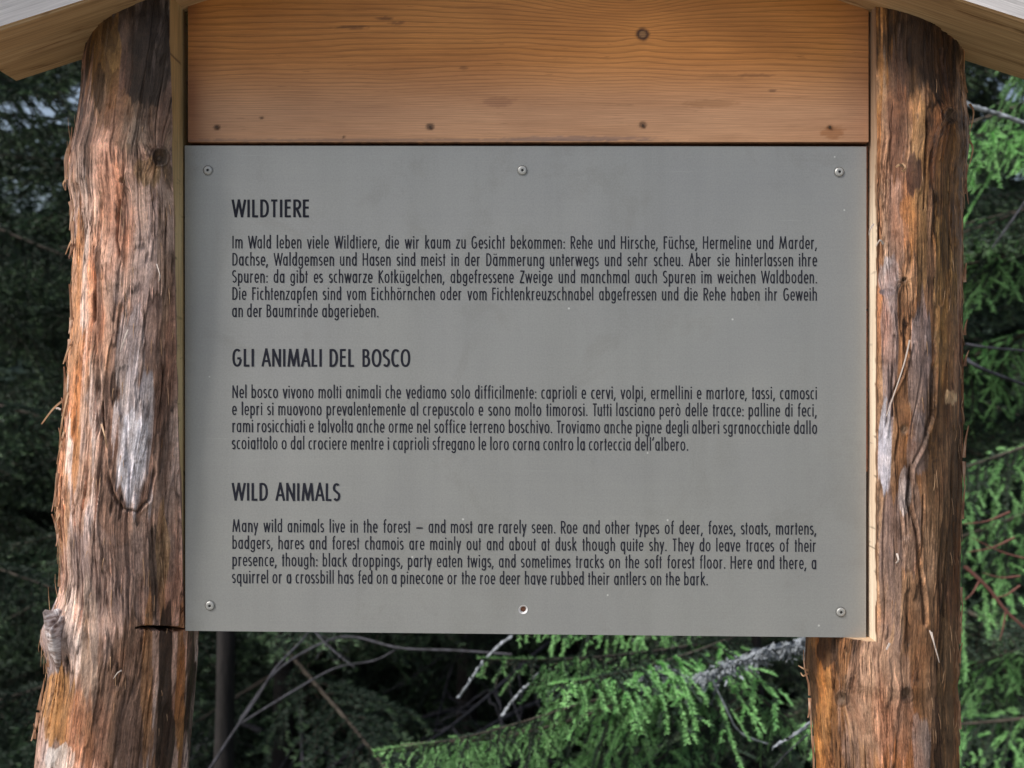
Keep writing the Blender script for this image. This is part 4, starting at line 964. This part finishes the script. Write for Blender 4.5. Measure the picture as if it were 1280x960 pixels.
def place(parent, mesh, a, b, roll=0, wide=1.0, name='branch'):
    a = P(*a); b = P(*b); d = b-a; L = d.length; q = d.to_track_quat('X', 'Z'); o = bpy.data.objects.new(name, mesh); COL.objects.link(o)
    o.parent = parent; o.matrix_parent_inverse = parent.matrix_world.inverted(); o.matrix_world = Matrix.Translation(a) @ q.to_matrix().to_4x4() @ Matrix.Rotation(R(roll), 4, 'X') @ Matrix.Diagonal((L, L*wide, L, 1)); return o

# the young spruce right behind the plate (seen below its edge)
hx, hy = (936-640)*3.05/F, 3.05; z0 = float(gz(hx, hy))-.05
young = empty('spruce_tree', (hx, hy, z0), label='young spruce with bright green fresh tips, just behind the plate\'s lower right', cat='tree')
trunk_obj(young, hx, hy, z0, 3.6, .018)
for (a, b, ro_, wd, k) in [((935,800,3.05),(605,772,2.5),12,.75,0),((935,835,3.05),(482,890,2.5),-4,.8,1),((935,792,3.05),(700,800,2.35),14,.9,2),
        ((760,872,2.62),(484,905,2.4),8,1.1,0),
        ((935,872,3.05),(690,985,2.6),4,.5,1),((936,860,3.05),(1010,905,2.7),0,.8,1),
        ((935,830,3.05),(760,880,2.9),6,.9,3),((935,860,3.05),(760,960,2.8),4,.9,4),((936,900,3.05),(700,1010,2.9),8,.9,5),((936,930,3.05),(800,1040,2.8),0,1,3),((936,780,3.05),(860,800,2.7),-10,1,4),
        ((936,800,3.05),(1060,840,3.3),0,1,5),((936,760,3.05),(780,800,3.5),0,1,3),((936,880,3.05),(820,900,3.6),0,1,4),((936,940,3.05),(1050,1000,3.2),0,1,5),((936,700,3.05),(640,760,2.9),0,1,1),((936,640,3.05),(760,690,2.7),0,1,2),
        ((936,560,3.05),(800,600,2.9),0,1,0),((936,480,3.05),(1060,500,2.9),0,1,1),((936,1000,3.05),(700,1080,2.7),0,1,0),((936,660,3.05),(1100,700,3.0),0,1,2),((936,1060,3.05),(1100,1100,2.9),0,1,1),((936,870,3.05),(1000,960,2.7),0,.9,3)]:
    place(young, (near+mid)[k], a, b, ro_, wd)
limb(young, [(935,828,2.9),(860,850,2.72),(800,868,2.62),(730,895,2.56),(660,915,2.52),(600,925,2.5),(540,928,2.48),(500,932,2.47)], .0048, .0022, M_TWIG, 'frond_stem')
# lichen-crusted dead limbs tangled in it
limb(young, [(1022,795,2.6),(985,806,2.6),(955,812,2.6),(915,828,2.6),(885,845,2.6),(862,850,2.6),(835,838,2.6),(815,842,2.6),(780,855,2.6)], .0045, .0025, M_LICH, 'lichen_branch', .0035, 8, 3)
limb(young, [(1005,812,2.62),(975,818,2.62),(940,822,2.62),(905,842,2.62),(893,870,2.62),(888,880,2.62)], .0035, .002, M_LICH, 'lichen_branch', .003, 8, 4)
limb(young, [(866,848,2.6),(862,865,2.6),(860,885,2.6)], .004, .0015, M_LICH, 'lichen_branch', .0025, 7, 5)
limb(young, [(1014,903,2.2),(990,920,2.2),(965,935,2.2)], .0038, .0016, M_LICH, 'lichen_branch', .0016, 7, 6)
limb(young, [(1010,918,2.6),(985,940,2.6),(965,962,2.6)], .0022, .001, M_DEAD)
limb(young, [(890,848,2.6),(905,880,2.6),(925,915,2.6),(960,930,2.6)], .003, .0015, M_LICH, 'lichen_branch', .0008)
def rag(parent, seed, pts, cnt):     # crusty tufts of lichen along the limb
    rs = np.random.RandomState(seed); base = np.array(smooth_pts([tuple(P(*p)) for p in pts], 10)); wt = np.abs(np.sin(np.arange(len(base))*.55)+.6*np.sin(np.arange(len(base))*1.7+1))+.08; c = base[rs.choice(len(base), cnt, p=wt/wt.sum())]+rs.randn(cnt, 3)*np.array((.008,.008,.0055))+np.array((0,0,-.005)); c[:cnt//5, 2] -= rs.rand(cnt//5)*.03
    d = rs.randn(cnt, 3)*.006+np.array((0,0,-.004)); s_ = rs.randn(cnt, 3)*.0022; V = np.stack([c-s_, c+s_, c+d+s_*.4, c+d-s_*.4], 1).reshape(-1, 3)
    o = link('lichen_tufts', np_mesh('lichen_tufts', V, np.arange(cnt*4).reshape(-1, 4)), parent, [M_LICH]); o['kind'] = 'stuff'
rag(young, 2, [(1022,795,2.6),(985,806,2.6),(915,828,2.6),(862,850,2.6),(835,838,2.6),(800,846,2.6)], 2200)

# neighbours on either side
sp_r = spruce(2.05, 3.9, 9.5, .07, 21, 'bright green spruce seen just past the right log post', near+near+mid, 80, .4, 1.25, group=None, face=R(215))
limb(sp_r, [(1200,128,2.6),(1225,136,2.6),(1255,145,2.6),(1300,160,2.6)], .0065, .005, M_LICH, 'dead_branch', .0012, 7)
limb(sp_r, [(1207,430,3.0),(1240,435,3.0),(1300,440,3.1)], .004, .003, M_DEAD); limb(sp_r, [(1207,448,3.0),(1230,462,3.0),(1300,488,3.1)], .006, .004, M_DEAD)
limb(sp_r, [(1290,240,3.2),(1262,280,3.2),(1240,310,3.2)], .004, .002, M_DEAD)
limb(sp_r, [(1206,708,3.0),(1235,735,3.0),(1262,768,3.0),(1300,800,3.0)], .006, .004, M_DRY)
for (a, b) in (((1262,640),(1205,655)),((1268,672),(1210,690)),((1275,720),(1228,716)),((1275,732),(1240,748)),((1258,760),(1250,800)),((1290,700),(1215,672)),((1225,725),(1206,750))):
    limb(sp_r, [(a[0],a[1],3.0),((a[0]+b[0])/2,(a[1]+b[1])/2+4,3.0),(b[0],b[1],3.0)], .0035, .001, M_DRY, 'dry_twig', .0004)
sp_l = spruce(-2.55, 4.9, 11, .10, 31, 'dark spruce seen just past the left log post', mid, 60, .5, 1.5, group=None, face=R(-60))
sp_m = spruce(-1.18, 4.6, 10, .042, 41, 'dark spruce with grey bowed dead branches behind the plate\'s lower left', mid, 64, 1.4, 1.1, dead_to=2.4, face=R(-90))
limb(sp_m, [(262,962,3.6),(290,918,3.6),(322,872,3.6),(345,835,3.6),(378,800,3.7),(400,770,3.8)], .0055, .003, M_DEAD)
limb(sp_m, [(300,900,4.2),(345,840,4.2),(400,805,4.2),(440,796,4.2),(500,810,4.1),(570,813,4.0),(640,818,3.9)], .005, .004, M_DEAD)
limb(sp_m, [(300,905,4.2),(370,862,4.2),(420,835,4.2),(470,825,4.2),(500,808,4.1)], .005, .003, M_DEAD)
limb(sp_m, [(640,795,3.2),(608,822,3.2),(592,845,3.2),(573,872,3.2)], .004, .003, M_LICH, 'lichen_branch', .002, 6, 8)
limb(sp_m, [(690,825,3.1),(665,850,3.1),(645,872,3.1),(627,895,3.1)], .004, .003, M_LICH, 'lichen_branch', .002, 6, 9)

# the forest behind: every tree its own
rs = random.Random(77)
kinds = [('slender spruce', .05), ('broad dark spruce', .085), ('spruce with dead lower branches', .07)]
spots = []
def where(x, y):
    u = 640+x/y*F
    if u < 120: return 'past the left log post'
    if u > 1190: return 'past the right log post'
    if u < 360: return 'behind the plate\'s lower left corner'
    if u < 560: return 'behind the left half of the plate'
    if u < 820: return 'behind the middle of the plate'
    return 'behind the right half of the plate'
rows = [(5.8, [-1.3, .55, 1.5, 3.3]), (7.0, [-3.9, -2.2, -.5, 1.1, 2.6]), (8.6, [-4.9, -3.1, -1.55, .2, 1.7, 3.4, 4.8]), (10.4, [-5.6, -3.9, -2.6, -1.0, .7, 2.4, 4.3, 5.7]),
        (12.6, [-6.6, -4.9, -3.2, -1.7, .0, 1.6, 3.2, 5.0, 6.6]), (15.5, [-8.0, -6.2, -4.4, -2.6, -.7, 1.2, 3.0, 4.9, 6.8, 8.4]), (19, [-9.5, -7.2, -5.1, -3.0, -1.0, 1.1, 3.2, 5.4, 7.6, 9.8])]
seen = set(); nth = {}; ordw = ['', 'second ', 'third ', 'fourth ', 'fifth ', 'sixth ', 'seventh ', 'eighth ', 'ninth ', 'tenth ', 'eleventh ', 'twelfth ']
for ri, (y, xs_) in enumerate(rows):
    for x in xs_:
        x2 = x+rs.uniform(-.25, .25); y2 = y+rs.uniform(-.5, .5); k = rs.randrange(3); nm, r0 = kinds[k]; place_ = where(x2, y2)
        key = (nm, place_); nth[key] = nth.get(key, 0)+1
        dist = ['close', 'near', 'middle-distance', 'farther', 'far', 'distant', 'most distant'][ri]
        lab = f'{dist} {nm} {place_}'
        if lab in seen: lab = f'{dist} {nm} {place_}'.replace('spruce', 'spruce set farther right', 1)
        lab = lab.replace('of the plate', '').replace('corner', '').strip() if len(lab.split()) > 15 else lab
        seen.add(lab)
        spruce(x2, y2, rs.uniform(11, 15), r0*rs.uniform(.8, 1.1), 500+int(x*10)+int(y*100), lab, (mid if ri < 2 else old), 96, .45, 1.9, dead_to=(.8, 0, 1.7)[k], group='spruces of the forest behind the sign stand')
